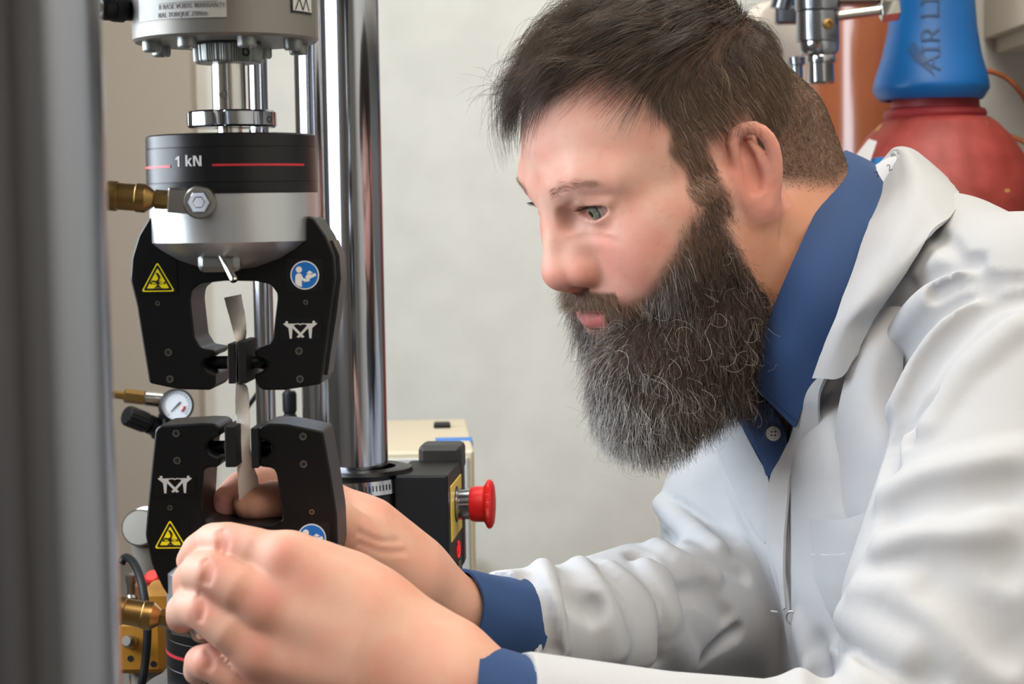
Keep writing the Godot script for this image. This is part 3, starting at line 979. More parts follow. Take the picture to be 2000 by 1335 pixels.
func build_estop():
	# frame of the box: x along the face that shows, y up, z to the viewer
	var d := 1.40
	var fr := Transform3D(Basis(Vector3.UP, deg_to_rad(-5.0)), W(878, 930, d))
	var P := func(px: float, py: float, z := 0.0) -> Vector2: return on_plane(px, py, fr, z)
	var a: Vector2 = P.call(770, 928)
	var b: Vector2 = P.call(879, 1175)
	var o := thing("emergency_stop_box", "black control box with a red mushroom stop button on a yellow plate", "stop switch", fr * Vector3((a.x + b.x) / 2, b.y, -0.04))
	var dep := 0.085
	var s := Soup.new(fr)
	s.box(Vector3((a.x + b.x) / 2, (a.y + b.y) / 2, -dep / 2), Vector3(b.x - a.x, a.y - b.y, dep), 0.0018)
	part("box", s, M["black_plastic"], o)
	# hump on the far end
	s = Soup.new(fr)
	s.box(Vector3(b.x - 0.016, a.y + 0.001, -dep - 0.012), Vector3(0.034, 0.022, 0.034), 0.004)
	s.box(Vector3(b.x - 0.016, a.y - 0.04, -dep - 0.010), Vector3(0.034, 0.09, 0.022), 0.004)
	part("rear_housing", s, M["grey_plastic"], o)
	# plate on the right face
	var xr := b.x
	s = Soup.new(fr)
	var y0: float = P.call(882, 960).y
	var y1: float = P.call(882, 1070).y
	s.box(Vector3(xr + 0.0003, (y0 + y1) / 2 + 0.002, -dep / 2 - 0.004), Vector3(0.0012, y0 - y1, dep - 0.018), 0.0004)
	part("yellow_plate", s, mat("plate_yellow", Color(0.90, 0.80, 0.33), 0.5), o)
	var sc := d / F
	var by: float = P.call(940, 1002).y
	var c := Vector3(xr, by, -dep / 2 - 0.002)
	var t := along(c, c + Vector3(1, 0, 0.0))
	s = Soup.new(fr)
	s.lathe([Vector2(36 * sc, 0), Vector2(37 * sc, 2 * sc), Vector2(36 * sc, 4 * sc), Vector2(32 * sc, 4 * sc), Vector2(0, 4 * sc)], 40, t)
	part("seal_ring", s, M["black_plastic"], o)
	s = Soup.new(fr)
	s.lathe([Vector2(0, 3 * sc), Vector2(33 * sc, 3 * sc), Vector2(33 * sc, 7 * sc), Vector2(31 * sc, 8 * sc), Vector2(31 * sc, 33 * sc), Vector2(0, 33 * sc)], 48, t)
	part("chrome_neck", s, M["chrome"], o)
	s = Soup.new(fr, 30)
	var kn := func(r: float, ang: float, y: float) -> float: return r + (0.5 * sc * (1.0 if int(ang / TAU * 240) % 2 == 0 else -1.0) if r > 44 * sc and y < 72 * sc else 0.0)
	s.lathe([Vector2(0, 30 * sc), Vector2(31 * sc, 30 * sc), Vector2(34 * sc, 33 * sc), Vector2(36 * sc, 42 * sc), Vector2(36 * sc, 58 * sc), Vector2(40 * sc, 61 * sc), Vector2(47 * sc, 65 * sc), Vector2(49 * sc, 67 * sc), Vector2(49 * sc, 71 * sc), Vector2(46.5 * sc, 75 * sc), Vector2(40 * sc, 78 * sc), Vector2(25 * sc, 80 * sc), Vector2(0, 81 * sc)], 240, t, kn)
	var rb := part("red_button", s, M["red_button"], o)
	rb.set_meta("label", "red mushroom push button")
	# lit symbol and a second key below it
	var led := mat("led_red_lamp", Color(0.9, 0.1, 0.12), 0.4)
	led.emission_enabled = true
	led.emission = Color(1.0, 0.12, 0.16)
	led.emission_energy_multiplier = 0.9
	s = Soup.new(fr)
	var ky: float = P.call(895, 1098).y
	var ring := []
	for k in 13:
		var an := deg_to_rad(70 + 330.0 * k / 12)
		ring.append(Vector3(xr + 0.0008, ky + 16 * sc * sin(an), -dep / 2 - 0.012 + 20 * sc * cos(an)))
	s.tube(ring, 1.2 * sc, 8)
	s.tube([Vector3(xr + 0.0008, ky + 18 * sc, -dep / 2 - 0.012), Vector3(xr + 0.0008, ky - 2 * sc, -dep / 2 - 0.012)], 1.1 * sc, 8)
	part("power_light", s, led, o)
	s = Soup.new(fr)
	s.box(Vector3(xr + 0.0005, P.call(895, 1140).y, -dep / 2 - 0.012), Vector3(0.002, 0.014, 0.016), 0.0008)
	part("key", s, M["black_satin"], o)
	# bracket and hose clamp round the back column
	var bc := W(692, 500, 1.42)
	var cy := W(735, 955, 1.40).y
	var hc := thing("hose_clamp", "slotted steel hose clamp round the thick back column", "hose clamp", Vector3(bc.x, cy, bc.z))
	s = Soup.new()
	var rr := 0.034
	s.lathe([Vector2(rr, -0.0052), Vector2(rr + 0.0008, -0.0052), Vector2(rr + 0.0008, 0.0052), Vector2(rr, 0.0052), Vector2(rr, -0.0052)], 64, Transform3D(Basis(Vector3.BACK, 0.05), Vector3(bc.x + 0.004, cy, bc.z)))
	part("band", s, M["steel_bright"], hc)
	for k in 34:
		var an := -0.1 + PI * 0.8 * k / 33.0
		s = Soup.new()
		s.box(Vector3(0, 0, rr + 0.0009), Vector3(0.0008, 0.0042, 0.0006), 0.0, Transform3D(Basis(Vector3.BACK, 0.05) * Basis(Vector3.UP, an - 0.25), Vector3(bc.x + 0.004, cy, bc.z)))
		part("slot", s, M["dark_hole"], hc)
	var br := thing("clamp_bracket", "black bracket between the back column and the stop button box", "bracket", Vector3(bc.x, cy - 0.03, bc.z))
	s = Soup.new()
	s.lathe([Vector2(0.024, -0.012), Vector2(0.0332, -0.012), Vector2(0.0332, 0.010), Vector2(0.037, 0.0105), Vector2(0.036, 0.0135), Vector2(0.030, 0.0150), Vector2(0.024, 0.0140), Vector2(0.024, -0.012)], 40, Transform3D(Basis.IDENTITY, Vector3(bc.x + 0.004, cy - 0.001, bc.z)))
	part("pad", s, M["black_satin"], br)
	s = Soup.new()
	var e0 := W(748, 990, 1.41)
	s.box(Vector3(bc.x + 0.035, e0.y, bc.z + 0.0), Vector3(0.07, 0.016, 0.016), 0.002)
	s.lathe([Vector2(0.0235, -0.05), Vector2(0.031, -0.05), Vector2(0.031, -0.012), Vector2(0.0235, -0.012), Vector2(0.0235, -0.05)], 40, Transform3D(Basis.IDENTITY, Vector3(bc.x + 0.004, cy, bc.z)))
	part("arm", s, M["black_plastic"], br)

# ---------- what stands behind and beside the tester
func px_lathe(ax_px: float, d: float, prof: Array, segs := 48, m_ax := 100.0) -> Soup:
	# vertical body of revolution: profile [half width px, row px] at depth d
	var s := Soup.new()
	var pr := []
	var c := W(ax_px, m_ax, d)
	for q in prof: pr.append(Vector2(q[0] * d / F, W(ax_px, q[1], d).y))
	s.lathe(pr, segs, Transform3D(Basis.IDENTITY, Vector3(c.x, 0, c.z)))
	return s

func build_background():
	# bench along the back wall
	var bench := thing("bench", "grey laboratory bench along the back wall", "bench", Vector3(-0.2, 0, RZ0 + 0.35))
	var by := W(900, 1330, 1.9).y
	var s := Soup.new()
	s.box(Vector3((RX0 - 0.055) / 2 + 0.005, by - 0.02, RZ0 + 0.53), Vector3(-RX0 - 0.065, 0.04, 1.02), 0.004)
	part("worktop", s, mat("worktop_grey", Color(0.40, 0.39, 0.38), 0.5), bench)
	s = Soup.new()
	s.box(Vector3((RX0 - 0.055) / 2 + 0.005, (by - 0.04) / 2, RZ0 + 0.50), Vector3(-RX0 - 0.095, by - 0.04, 0.88), 0.004)
	part("cupboard", s, mat("cupboard_grey", Color(0.55, 0.54, 0.52), 0.6), bench)
	# cream instrument case
	var cf := Transform3D(Basis(Vector3.UP, deg_to_rad(3.0)), W(926, 880, 1.86))
	var bx := thing("instrument_case", "cream instrument case with blue tape on its corner, behind the stop button box", "case", Vector3(cf.origin.x - 0.085, by, cf.origin.z - 0.14))
	s = Soup.new(cf)
	var hgt := cf.origin.y - by
	s.box(Vector3(-0.085, -hgt / 2 + 0.001, -0.14), Vector3(0.17, hgt, 0.28), 0.003)
	part("case", s, mat("case_cream", Color(0.80, 0.755, 0.66), 0.6), bx)
	s = Soup.new(cf)
	s.box(Vector3(-0.085, -hgt / 2, 0.001), Vector3(0.158, hgt - 0.012, 0.004), 0.001)
	part("front_panel", s, mat("panel_grey", Color(0.72, 0.73, 0.72), 0.5), bx)
	s = Soup.new(cf)
	s.box(Vector3(-0.018, 0.0006, -0.09), Vector3(0.038, 0.0012, 0.030), 0.0004)
	s.box(Vector3(0.0006, -0.012, -0.09), Vector3(0.0012, 0.024, 0.030), 0.0004)
	part("blue_tape", s, mat("tape_blue", Color(0.22, 0.48, 0.80), 0.6), bx)
	s = Soup.new(cf)
	s.box(Vector3(-0.028, 0.003, -0.20), Vector3(0.018, 0.007, 0.02), 0.002)
	part("catch", s, M["black_plastic"], bx)
	for q in [-0.055, -0.085, -0.24, -0.27]:
		s = Soup.new(cf)
		s.lathe([Vector2(0.006, 0), Vector2(0.006, 0.003), Vector2(0.0, 0.004)], 12, along(Vector3(0, q, -0.06 - 0.05 * absf(sin(q * 50))), Vector3(1, q, -0.06 - 0.05 * absf(sin(q * 50)))))
		part("screw", s, M["brass_dull"], bx)
	build_gauge(by)
	build_valves(by)
	# black handle of a tool behind the strip
	var hd := thing("black_plug", "small black cable plug behind the cloth strip, left of the columns", "plug", W(566, 900, 1.72))
	part("body", px_lathe(566, 1.72, [[0, 905], [9, 905], [13, 900], [14, 812], [11, 808], [14, 800], [14, 768], [11, 763], [0, 763]], 20, 800), M["black_plastic"], hd)
	s = Soup.new()
	s.tube([W(566, 766, 1.72), W(540, 735, 1.73), W(505, 765, 1.74), W(480, 800, 1.75), W(455, 860, 1.76)], 0.0022, 10)
	part("lead", s, M["black_plastic"], hd)
	s = Soup.new()
	var pb := W(566, 900, 1.72)
	s.tube([pb, Vector3(pb.x, by, pb.z)], 0.004, 10)
	part("stem", s, M["black_plastic"], hd)
	# wall panel edge left
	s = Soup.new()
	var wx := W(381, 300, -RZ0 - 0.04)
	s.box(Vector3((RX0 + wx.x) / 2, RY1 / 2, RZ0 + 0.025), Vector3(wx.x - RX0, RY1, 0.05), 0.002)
	struct("trim_1", s, mat("panel_falloff_paint", Color(0.66, 0.62, 0.57), 0.85))  # brownish panel, its colour darkened to carry light falling off at the left
	# wall cupboard at the right
	s = Soup.new()
	var cc := W(1936, 107, -RZ0 + 0.0)
	var cup := thing("wall_cupboard", "pale wall cupboard high in the right corner, seen from below", "cupboard", Vector3(cc.x + 0.15, cc.y, RZ0 + 0.5))
	s.box(Vector3((cc.x + RX1) / 2, cc.y + 0.35, RZ0 + 0.75), Vector3(RX1 - cc.x, 0.70, 1.5), 0.003)
	part("body", s, mat("cupboard_beige", Color(0.78, 0.75, 0.69), 0.7), cup)
	for k in 3:
		s = Soup.new()
		s.box(Vector3(cc.x - 0.008, cc.y + 0.36, RZ0 + 0.25 + 0.5 * k), Vector3(0.016, 0.68, 0.49), 0.002)
		var dr := part("door", s, M["cupboard_beige"], cup)
		s = Soup.new()
		s.box(Vector3(cc.x - 0.03, cc.y + 0.10, RZ0 + 0.42 + 0.5 * k), Vector3(0.012, 0.10, 0.010), 0.003)
		part("handle", s, M["steel"], dr)
	build_gas()

func build_gauge(by: float):
	var d := 1.75
	var sc := d / F
	var o := thing("air_regulator", "black air regulator with a round white pressure gauge and brass coupling, left behind the grips", "regulator", W(300, 1000, d))
	var c := W(345, 791, d)
	var fwd := (W(345, 791, d - 0.1) - c).normalized()
	fwd = (fwd + Vector3(0.12, 0.05, 0)).normalized()
	var t := along(c, c + fwd)
	var s := Soup.new()
	s.lathe([Vector2(0, -40 * sc), Vector2(31 * sc, -40 * sc), Vector2(33 * sc, -30 * sc), Vector2(33 * sc, 5 * sc), Vector2(29.5 * sc, 7 * sc), Vector2(29 * sc, 2 * sc), Vector2(0, 2 * sc)], 40, t)
	var gb := part("gauge_body", s, M["black_plastic"], o)
	s = Soup.new()
	s.lathe([Vector2(0, 2 * sc), Vector2(29 * sc, 2 * sc), Vector2(29 * sc, 3 * sc), Vector2(0, 3 * sc)], 40, t)
	part("gauge_face", s, mat("gauge_white", Color(0.85, 0.87, 0.90), 0.4), gb)
	s = Soup.new()
	for k in 21:
		var an := deg_to_rad(-135 + 270.0 * k / 20)
		var a := Vector3(sin(an) * 26 * sc, 3.4 * sc, cos(an) * 26 * sc)
		var b := a * 0.85
		b.y = 3.4 * sc
		s.tube([t * a, t * b], 0.6 * sc, 6)
	part("scale_marks", s, M["black_print"], gb)
	s = Soup.new()
	s.tube([t * Vector3(-7 * sc, 4 * sc, 6 * sc), t * Vector3(12 * sc, 4 * sc, -12 * sc)], [1.6 * sc, 0.6 * sc], 8)
	part("needle", s, M["black_print"], gb)
	s = Soup.new()
	for k in 5:
		var an := deg_to_rad(215 + 9.0 * k)
		s.tube([t * Vector3(sin(an) * 15 * sc, 3.4 * sc, cos(an) * 15 * sc), t * Vector3(sin(an + 0.16) * 15 * sc, 3.4 * sc, cos(an + 0.16) * 15 * sc)], 2.4 * sc, 6)
	part("red_zone", s, M["red_print"], gb)
	# brass coupling and steel sleeve to the left
	s = Soup.new()
	var y := along(W(318, 781, d + 0.01), W(226, 770, d + 0.0))
	s.lathe([Vector2(0, -30 * sc), Vector2(12 * sc, -30 * sc), Vector2(13 * sc, 0), Vector2(15 * sc, 1 * sc), Vector2(15 * sc, 34 * sc), Vector2(13 * sc, 36 * sc)], 24, y)
	part("steel_sleeve", s, M["steel_bright"], o)
	s = Soup.new()
	s.lathe([Vector2(12 * sc, 36 * sc), Vector2(14 * sc, 37 * sc), Vector2(14 * sc, 74 * sc), Vector2(8 * sc, 76 * sc), Vector2(8 * sc, 110 * sc), Vector2(0, 110 * sc)], 6, y)
	part("brass_coupling", s, M["brass"], o)
	# adjusting knob and body
	s = Soup.new()
	var k := along(W(318, 838, d + 0.01), W(236, 806, d - 0.02))
	var ridge := func(r: float, a: float, _y: float) -> float: return r * (1.0 + 0.03 * sin(a * 16.0))
	s.lathe([Vector2(0, 40 * sc), Vector2(19 * sc, 40 * sc), Vector2(20 * sc, 44 * sc), Vector2(20 * sc, 84 * sc), Vector2(17 * sc, 88 * sc), Vector2(0, 88 * sc)], 64, k, ridge)
	part("knob", s, M["black_plastic"], o)
	s = Soup.new()
	s.lathe([Vector2(0, -30 * sc), Vector2(24 * sc, -30 * sc), Vector2(24 * sc, 12 * sc), Vector2(19 * sc, 14 * sc), Vector2(19 * sc, 32 * sc), Vector2(14 * sc, 33 * sc), Vector2(14 * sc, 41 * sc), Vector2(0, 41 * sc)], 28, k)
	s.box(W(330, 822, d + 0.012), Vector3(36 * sc, 34 * sc, 36 * sc), 3 * sc)
	part("regulator_body", s, M["black_satin"], o)
	s = Soup.new()
	s.tube([W(332, 830, d + 0.01), W(340, 900, d + 0.01), W(345, 1100, d + 0.01), Vector3(W(345, 1100, d).x, by, W(345, 1100, d + 0.01).z)], 0.008, 14)
	part("stand_pipe", s, M["steel"], o)

func build_valves(by: float):
	# the air valves low at the left, behind the lower grip
	var d := 1.62
	var sc := d / F
	var o := thing("silver_drum", "round silver drum behind the front column, level with the lower grip", "drum", W(262, 1330, d))
	var c := along(W(292, 1032, d + 0.03), W(236, 1026, d - 0.05))
	var s := Soup.new()
	s.lathe([Vector2(0, 0), Vector2(44 * sc, 0), Vector2(44 * sc, 16 * sc), Vector2(36 * sc, 18 * sc), Vector2(36 * sc, 66 * sc), Vector2(33 * sc, 70 * sc), Vector2(0, 70 * sc)], 48, c)
	part("drum", s, M["steel"], o)
	s = Soup.new()
	s.tube([W(284, 1060, d + 0.02), W(286, 1140, d + 0.03), Vector3(W(286, 1140, d).x, by, W(286, 1140, d + 0.03).z)], 0.012, 16)
	part("post", s, mat("grey_paint", Color(0.48, 0.46, 0.43), 0.6), o)
	var v := thing("yellow_valve", "yellow valve block with a steel handwheel pin, low at the left behind the brass coupler", "valve", W(285, 1330, 1.5))
	d = 1.5
	sc = d / F
	s = Soup.new()
	var p := W(284, 1250, d)
	s.box(p, Vector3(92 * sc, 104 * sc, 0.05), 0.004)
	s.box(p + Vector3(0.012, 0.030, -0.01), Vector3(60 * sc, 60 * sc, 0.05), 0.004)
	part("block", s, mat("valve_yellow", Color(0.62, 0.42, 0.09), 0.5), v)
	for q in [[255, 1285], [277, 1268], [300, 1296]]:
		s = Soup.new()
		var a := W(q[0], q[1], d - 0.024)
		s.lathe([Vector2(0, 0), Vector2(6 * sc, 0), Vector2(6 * sc, 2 * sc), Vector2(0, 2 * sc)], 16, along(a, a + Vector3(0, 0, 1)))
		part("bolt_hole", s, M["dark_hole"], v)
	s = Soup.new()
	s.tube([W(258, 1254, d - 0.02), W(250, 1252, d - 0.05), W(246, 1251, d - 0.055)], [13 * sc, 13 * sc, 9 * sc], 20)
	part("pin", s, M["steel"], v)
	s = Soup.new()
	s.tube([p + Vector3(0, -0.02, 0), Vector3(p.x, by + 0.0, p.z)], 0.012, 12)
	part("foot", s, M["grey_paint"], v)
	var r := thing("red_cap", "small red plastic cap behind the left edge of the lower grip", "cap", W(297, 1140, 1.58))
	s = Soup.new()
	s.lathe([Vector2(0, 0), Vector2(17 * sc, 0), Vector2(18 * sc, 4 * sc), Vector2(16 * sc, 28 * sc), Vector2(12 * sc, 32 * sc), Vector2(0, 32 * sc)], 24, along(W(304, 1140, 1.58), W(288, 1104, 1.56)))
	part("cap", s, mat("cap_red", Color(0.82, 0.13, 0.08), 0.5), r)
	s = Soup.new()
	s.tube([W(300, 1136, 1.585), W(310, 1190, 1.60), W(312, 1330, 1.60)], 0.010, 14)
	part("stem", s, M["brass_dull"], r)
	var h := thing("air_hose", "black air hose looping down behind the brass coupler of the lower grip", "hose", W(280, 1330, 1.46))
	s = Soup.new()
	var pts := []
	for q in [[236, 1100, 1.5], [246, 1088, 1.5], [262, 1100, 1.48], [276, 1135, 1.46], [284, 1180, 1.45], [288, 1230, 1.45], [284, 1290, 1.45], [276, 1340, 1.45], [262, 1400, 1.46]]: pts.append(W(q[0], q[1], q[2]))
	s.tube(spline(pts, 6), 0.0033, 12)
	part("hose", s, M["black_plastic"], h)
	var h2 := thing("hose_fitting", "small steel hose fitting with two collars under the silver drum", "fitting", W(256, 1200, 1.56))
	part("stem", px_lathe(256, 1.56, [[0, 1330], [9, 1330], [9, 1190], [12, 1188], [12, 1165], [8, 1160], [8, 1140], [10, 1137], [10, 1122], [6, 1120], [0, 1120]], 24, 1150), M["steel"], h2)
	var bs := thing("brown_clamp_block", "brown metal clamp block behind the black hose, low at the left", "block", W(318, 1330, 1.66))
	s = Soup.new()
	s.box(W(316, 1235, 1.66), Vector3(0.05, 0.10, 0.05), 0.004)
	s.box(W(306, 1150, 1.66), Vector3(0.03, 0.04, 0.03), 0.004)
	s.box(W(312, 1300, 1.66) , Vector3(0.03, 0.09, 0.03), 0.003)
	part("block", s, mat("clamp_brown", Color(0.42, 0.27, 0.13), 0.55), bs)

func build_gas():
	# red gas cylinder with a blue guard
	var d := 2.1
	var sc := d / F
	var c := W(1832, 300, d)
	var red := mat("cylinder_red", Color(1, 1, 1), 0.55)
	red.uv1_triplanar = true
	red.uv1_scale = Vector3(5, 5, 5)
	var g := noise_tex(0.012, Color(0.52, 0.17, 0.13), Color(0.64, 0.26, 0.24), 31, 5, 512)
	red.albedo_texture = g
	var o := thing("gas_cylinder", "red gas cylinder with a blue valve guard, worn paint and paper tags, behind the shoulder", "gas cylinder", Vector3(c.x, 0, c.z))
	var s := Soup.new()
	var pr := [Vector2(0, 0.0), Vector2(0.113, 0.0), Vector2(0.118, 0.006)]
	for q in [[203, 470], [203, 420], [196, 380], [182, 340], [164, 305], [140, 268], [112, 240], [98, 230]]: pr.append(Vector2(q[0] * sc, W(1832, q[1], d).y))
	pr.append(Vector2(0, W(1832, 228, d).y))
	s.lathe(pr, 72, Transform3D(Basis.IDENTITY, Vector3(c.x, 0, c.z)))
	part("body", s, red, o)
	part("neck_ring", px_lathe(1826, d, [[0, 236], [92, 236], [98, 230], [100, 222], [96, 214], [86, 210], [84, 190], [0, 188]], 64), mat("neck_red", Color(0.60, 0.18, 0.20), 0.5), o)
	# blue guard: flared hood with an open side turned away
	var blue := mat("guard_blue", Color(0.0, 0.36, 0.63), 0.4)
	s = Soup.new()
	var rows := []
	var lv := [[-260, 1826, 62, 0.95], [-120, 1824, 70, 0.95], [-20, 1819, 75, 0.95], [60, 1817, 84, 0.98], [115, 1816, 95, 1.0], [150, 1816, 106, 1.0], [166, 1816, 109, 1.0], [176, 1816, 110, 1.0], [190, 1816, 102, 1.0], [196, 1818, 96, 1.0]]
	for ring in 2:
		var list := lv.duplicate()
		if ring == 1: list.reverse()
		for q in list:
			var ce := W(q[1], q[0], d)
			var row := PackedVector3Array()
			for k in 64:
				var a := TAU * k / 64
				var rx: float = q[2] * sc - ring * 0.004
				var rz: float = rx * q[3]
				# a soft four-sided section with a raised middle rib
				var cs := cos(a)
				var sn := sin(a)
				var e := 1.0 / pow(pow(absf(cs), 3.0) + pow(absf(sn), 3.0), 1.0 / 3.0)
				e = lerpf(1.0, e, 0.55)
				row.append(Vector3(ce.x + rx * cs * e, ce.y, c.z + rz * sn * e))
			rows.append(row)
	s.grid(rows, true)
	s.centre_out(0)
	var gd := part("valve_guard", s, blue, o)
	s = Soup.new()
	var hp := W(1814, 163, d - 0.062)
	s.lathe([Vector2(0, -0.004), Vector2(0.0056, -0.004), Vector2(0.0056, 0.0015), Vector2(0, 0.0015)], 24, along(hp, hp + Vector3(0, 0, 1)))
	part("guard_hole", s, M["dark_hole"], gd)
	# moulded lettering running up the guard
	var lt := Soup.new()
	var e0 := W(1822, 146, d)
	var e1 := W(1838, 0, d)
	var up := Vector3(0.035, 1, 0).normalized()
	var rt := Vector3(1, 0, 0)
	var tm := text_mesh("AIR LIQUIDE", 0.0185, 0.003)
	var T := Transform3D(Basis(up, -rt, Vector3(0, 0, 1)), Vector3(0, 0, 0))
	var wrap := func(q: Vector3) -> Vector3:
		var w: Vector3 = e0 + T.basis * Vector3(q.x * 1.22, q.y, 0)
		return guard_skin(w, lv, d, c.z, q.z)
	lt.add_mesh(tm, Transform3D.IDENTITY, wrap)
	part("lettering", lt, mat("guard_letters", Color(0.10, 0.27, 0.45), 0.5), gd)
	lt = Soup.new()
	for k in 9:
		var px := 1753.0 + k * 4.0
		var a := W(px, 88 + absf(k - 2.5) * 6.0, d)
		var b := W(px + 13, 128 + k * 3.4, d)
		var n := 6
		for i in n:
			var q0 := a.lerp(b, float(i) / n)
			var q1 := a.lerp(b, float(i + 1) / n)
			var wv := Vector3(0.0007, 0, 0)
			lt.quad(guard_skin(q0 - wv, lv, d, c.z, 0.0008), guard_skin(q0 + wv, lv, d, c.z, 0.0008), guard_skin(q1 + wv, lv, d, c.z, 0.0008), guard_skin(q1 - wv, lv, d, c.z, 0.0008))
	part("moulded_emblem", lt, M["guard_letters"], gd)
	# paper tags and bare patches
	var tagm := mat("tag_paper", Color(0.86, 0.85, 0.84), 0.7)
	sheet_on(o, "paper_tag", [[1640, 352], [1660, 318], [1697, 271], [1713, 276], [1703, 305], [1690, 345]], d - 0.085, tagm)
	sheet_on(o, "blue_label", [[1697, 330], [1704, 308], [1738, 305], [1726, 330]], d - 0.092, mat("label_blue", Color(0.12, 0.45, 0.70), 0.6))
	for q in [[[1876, 226], [1884, 224], [1924, 236], [1930, 242], [1900, 242], [1886, 236]], [[1707, 258], [1718, 244], [1724, 243], [1716, 254]], [[1962, 370], [1970, 368], [1974, 374], [1964, 376]]]:
		paint_chip(o, q, d, c)
	# orange cylinder behind
	var d2 := 2.36
	var c2 := W(1702, 200, d2)
	var oc := thing("gas_cylinder", "glossy orange gas cylinder between the back of the head and the blue guard", "gas cylinder", Vector3(c2.x, 0, c2.z))
	s = Soup.new()
	var top := W(1702, -420, d2).y
	s.lathe([Vector2(0, 0), Vector2(0.078, 0), Vector2(0.084, 0.006), Vector2(0.084, top), Vector2(0.07, top + 0.05), Vector2(0.03, top + 0.09), Vector2(0.0, top + 0.09)], 72, Transform3D(Basis.IDENTITY, Vector3(c2.x, 0, c2.z)))
	part("body", s, mat("cylinder_orange", Color(0.62, 0.35, 0.22), 0.22, 0.0, {"clearcoat_enabled": true, "clearcoat": 0.6, "clearcoat_roughness": 0.12}), oc)
	# chrome pressure regulator
	var d3 := 1.98
	var rg := thing("pressure_regulator", "chrome pressure regulator with a pipe to the blue guard, behind the head", "regulator", W(1597, 166, d3))
	part("barrel", px_lathe(1597, d3, [[0, 22], [42, 22], [44, 18], [44, -40], [0, -40]], 40), M["chrome_worn"], rg)
	part("barrel", px_lathe(1597, d3, [[0, 82], [40, 82], [42, 78], [41, 24], [0, 22]], 40), M["chrome_worn"], rg)
	part("barrel", px_lathe(1599, d3, [[0, 106], [34, 106], [39, 98], [40, 83], [0, 82]], 40), M["chrome"], rg)
	part("nozzle", px_lathe(1603, d3, [[0, 164], [23, 164], [26, 160], [25, 124], [29, 122], [29, 112], [27, 106], [0, 106]], 40), M["chrome"], rg)
	s = Soup.new()
	var q3 := W(1616, 47, d3 - 0.022)
	s.lathe([Vector2(0.0055, -0.003), Vector2(0.0055, 0.004), Vector2(0.003, 0.005), Vector2(0.0025, 0.002), Vector2(0, 0.002)], 20, along(q3, q3 + Vector3(0.2, 0, 1)))
	part("port", s, M["brass_dull"], rg)
	s = Soup.new()
	s.tube([W(1630, 32, d3), W(1730, 18, d3)], 0.0055, 20)
	part("pipe", s, M["steel_bright"], rg)
	s = Soup.new()
	s.lathe([Vector2(0, 0), Vector2(0.012, 0), Vector2(0.0135, 0.002), Vector2(0.0135, 0.017), Vector2(0.012, 0.019), Vector2(0, 0.019)], 6, along(W(1719, 19, d3), W(1760, 13, d3)))
	part("hex_nut", s, M["steel_bright"], rg)
	s = Soup.new()
	s.lathe([Vector2(0, 0), Vector2(0.022, 0), Vector2(0.022, 0.02), Vector2(0, 0.02)], 24, along(W(1690, -14, d3 + 0.02), W(1690, -40, d3 + 0.02)))
	s.box(W(1680, -10, d3 + 0.02), Vector3(0.07, 0.022, 0.03), 0.004)
	part("valve_body", s, M["steel"], rg)
	# a second fitting: pale gauge case at its left
	var pg := thing("pale_gauge_case", "pale round gauge case with a chrome rim, left of the chrome regulator behind the hair", "gauge", W(1535, 140, 2.08))
	s = Soup.new()
	var q4 := W(1528, 66, 2.12)
	s.lathe([Vector2(0, -0.03), Vector2(0.036, -0.03), Vector2(0.038, -0.026), Vector2(0.038, 0.0), Vector2(0.034, 0.003), Vector2(0, 0.003)], 40, along(q4, q4 + Vector3(0.5, 0, 1)))
	part("case", s, mat("gauge_cream", Color(0.84, 0.80, 0.75), 0.4), pg)
	part("stem", px_lathe(1556, 2.08, [[0, 175], [9, 175], [12, 160], [12, 128], [16, 126], [16, 112], [8, 110], [0, 110]], 24), M["chrome_worn"], pg)
	s = Soup.new()
	var q5 := W(1526, 20, 2.06)
	s.lathe([Vector2(0, 0), Vector2(0.013, 0), Vector2(0.013, 0.05), Vector2(0, 0.05)], 24, along(q5, q5 + Vector3(0.3, 1, 0)))
	s.box(W(1540, 30, 2.06), Vector3(0.03, 0.02, 0.02), 0.003)
	part("elbow", s, M["chrome_worn"], pg)
	# copper lines
	var ct := thing("copper_tube", "thin copper tube curving away to the right of the blue guard", "tube", W(1960, 150, 2.15))
	s = Soup.new()
	var pts := []
	for q in [[1880, 158, 2.30], [1915, 140, 2.30], [1940, 141, 2.30], [1968, 154, 2.30], [1990, 176, 2.30], [2010, 210, 2.31], [2034, 270, 2.32], [2025, 290, 2.34], [1995, 275, 2.36], [1960, 262, 2.38], [1930, 270, 2.40]]: pts.append(W(q[0], q[1], q[2]))
	s.tube(spline(pts, 6), 0.0032, 12)
	part("tube", s, mat("copper", Color(0.72, 0.42, 0.27), 0.35, 0.8), ct)

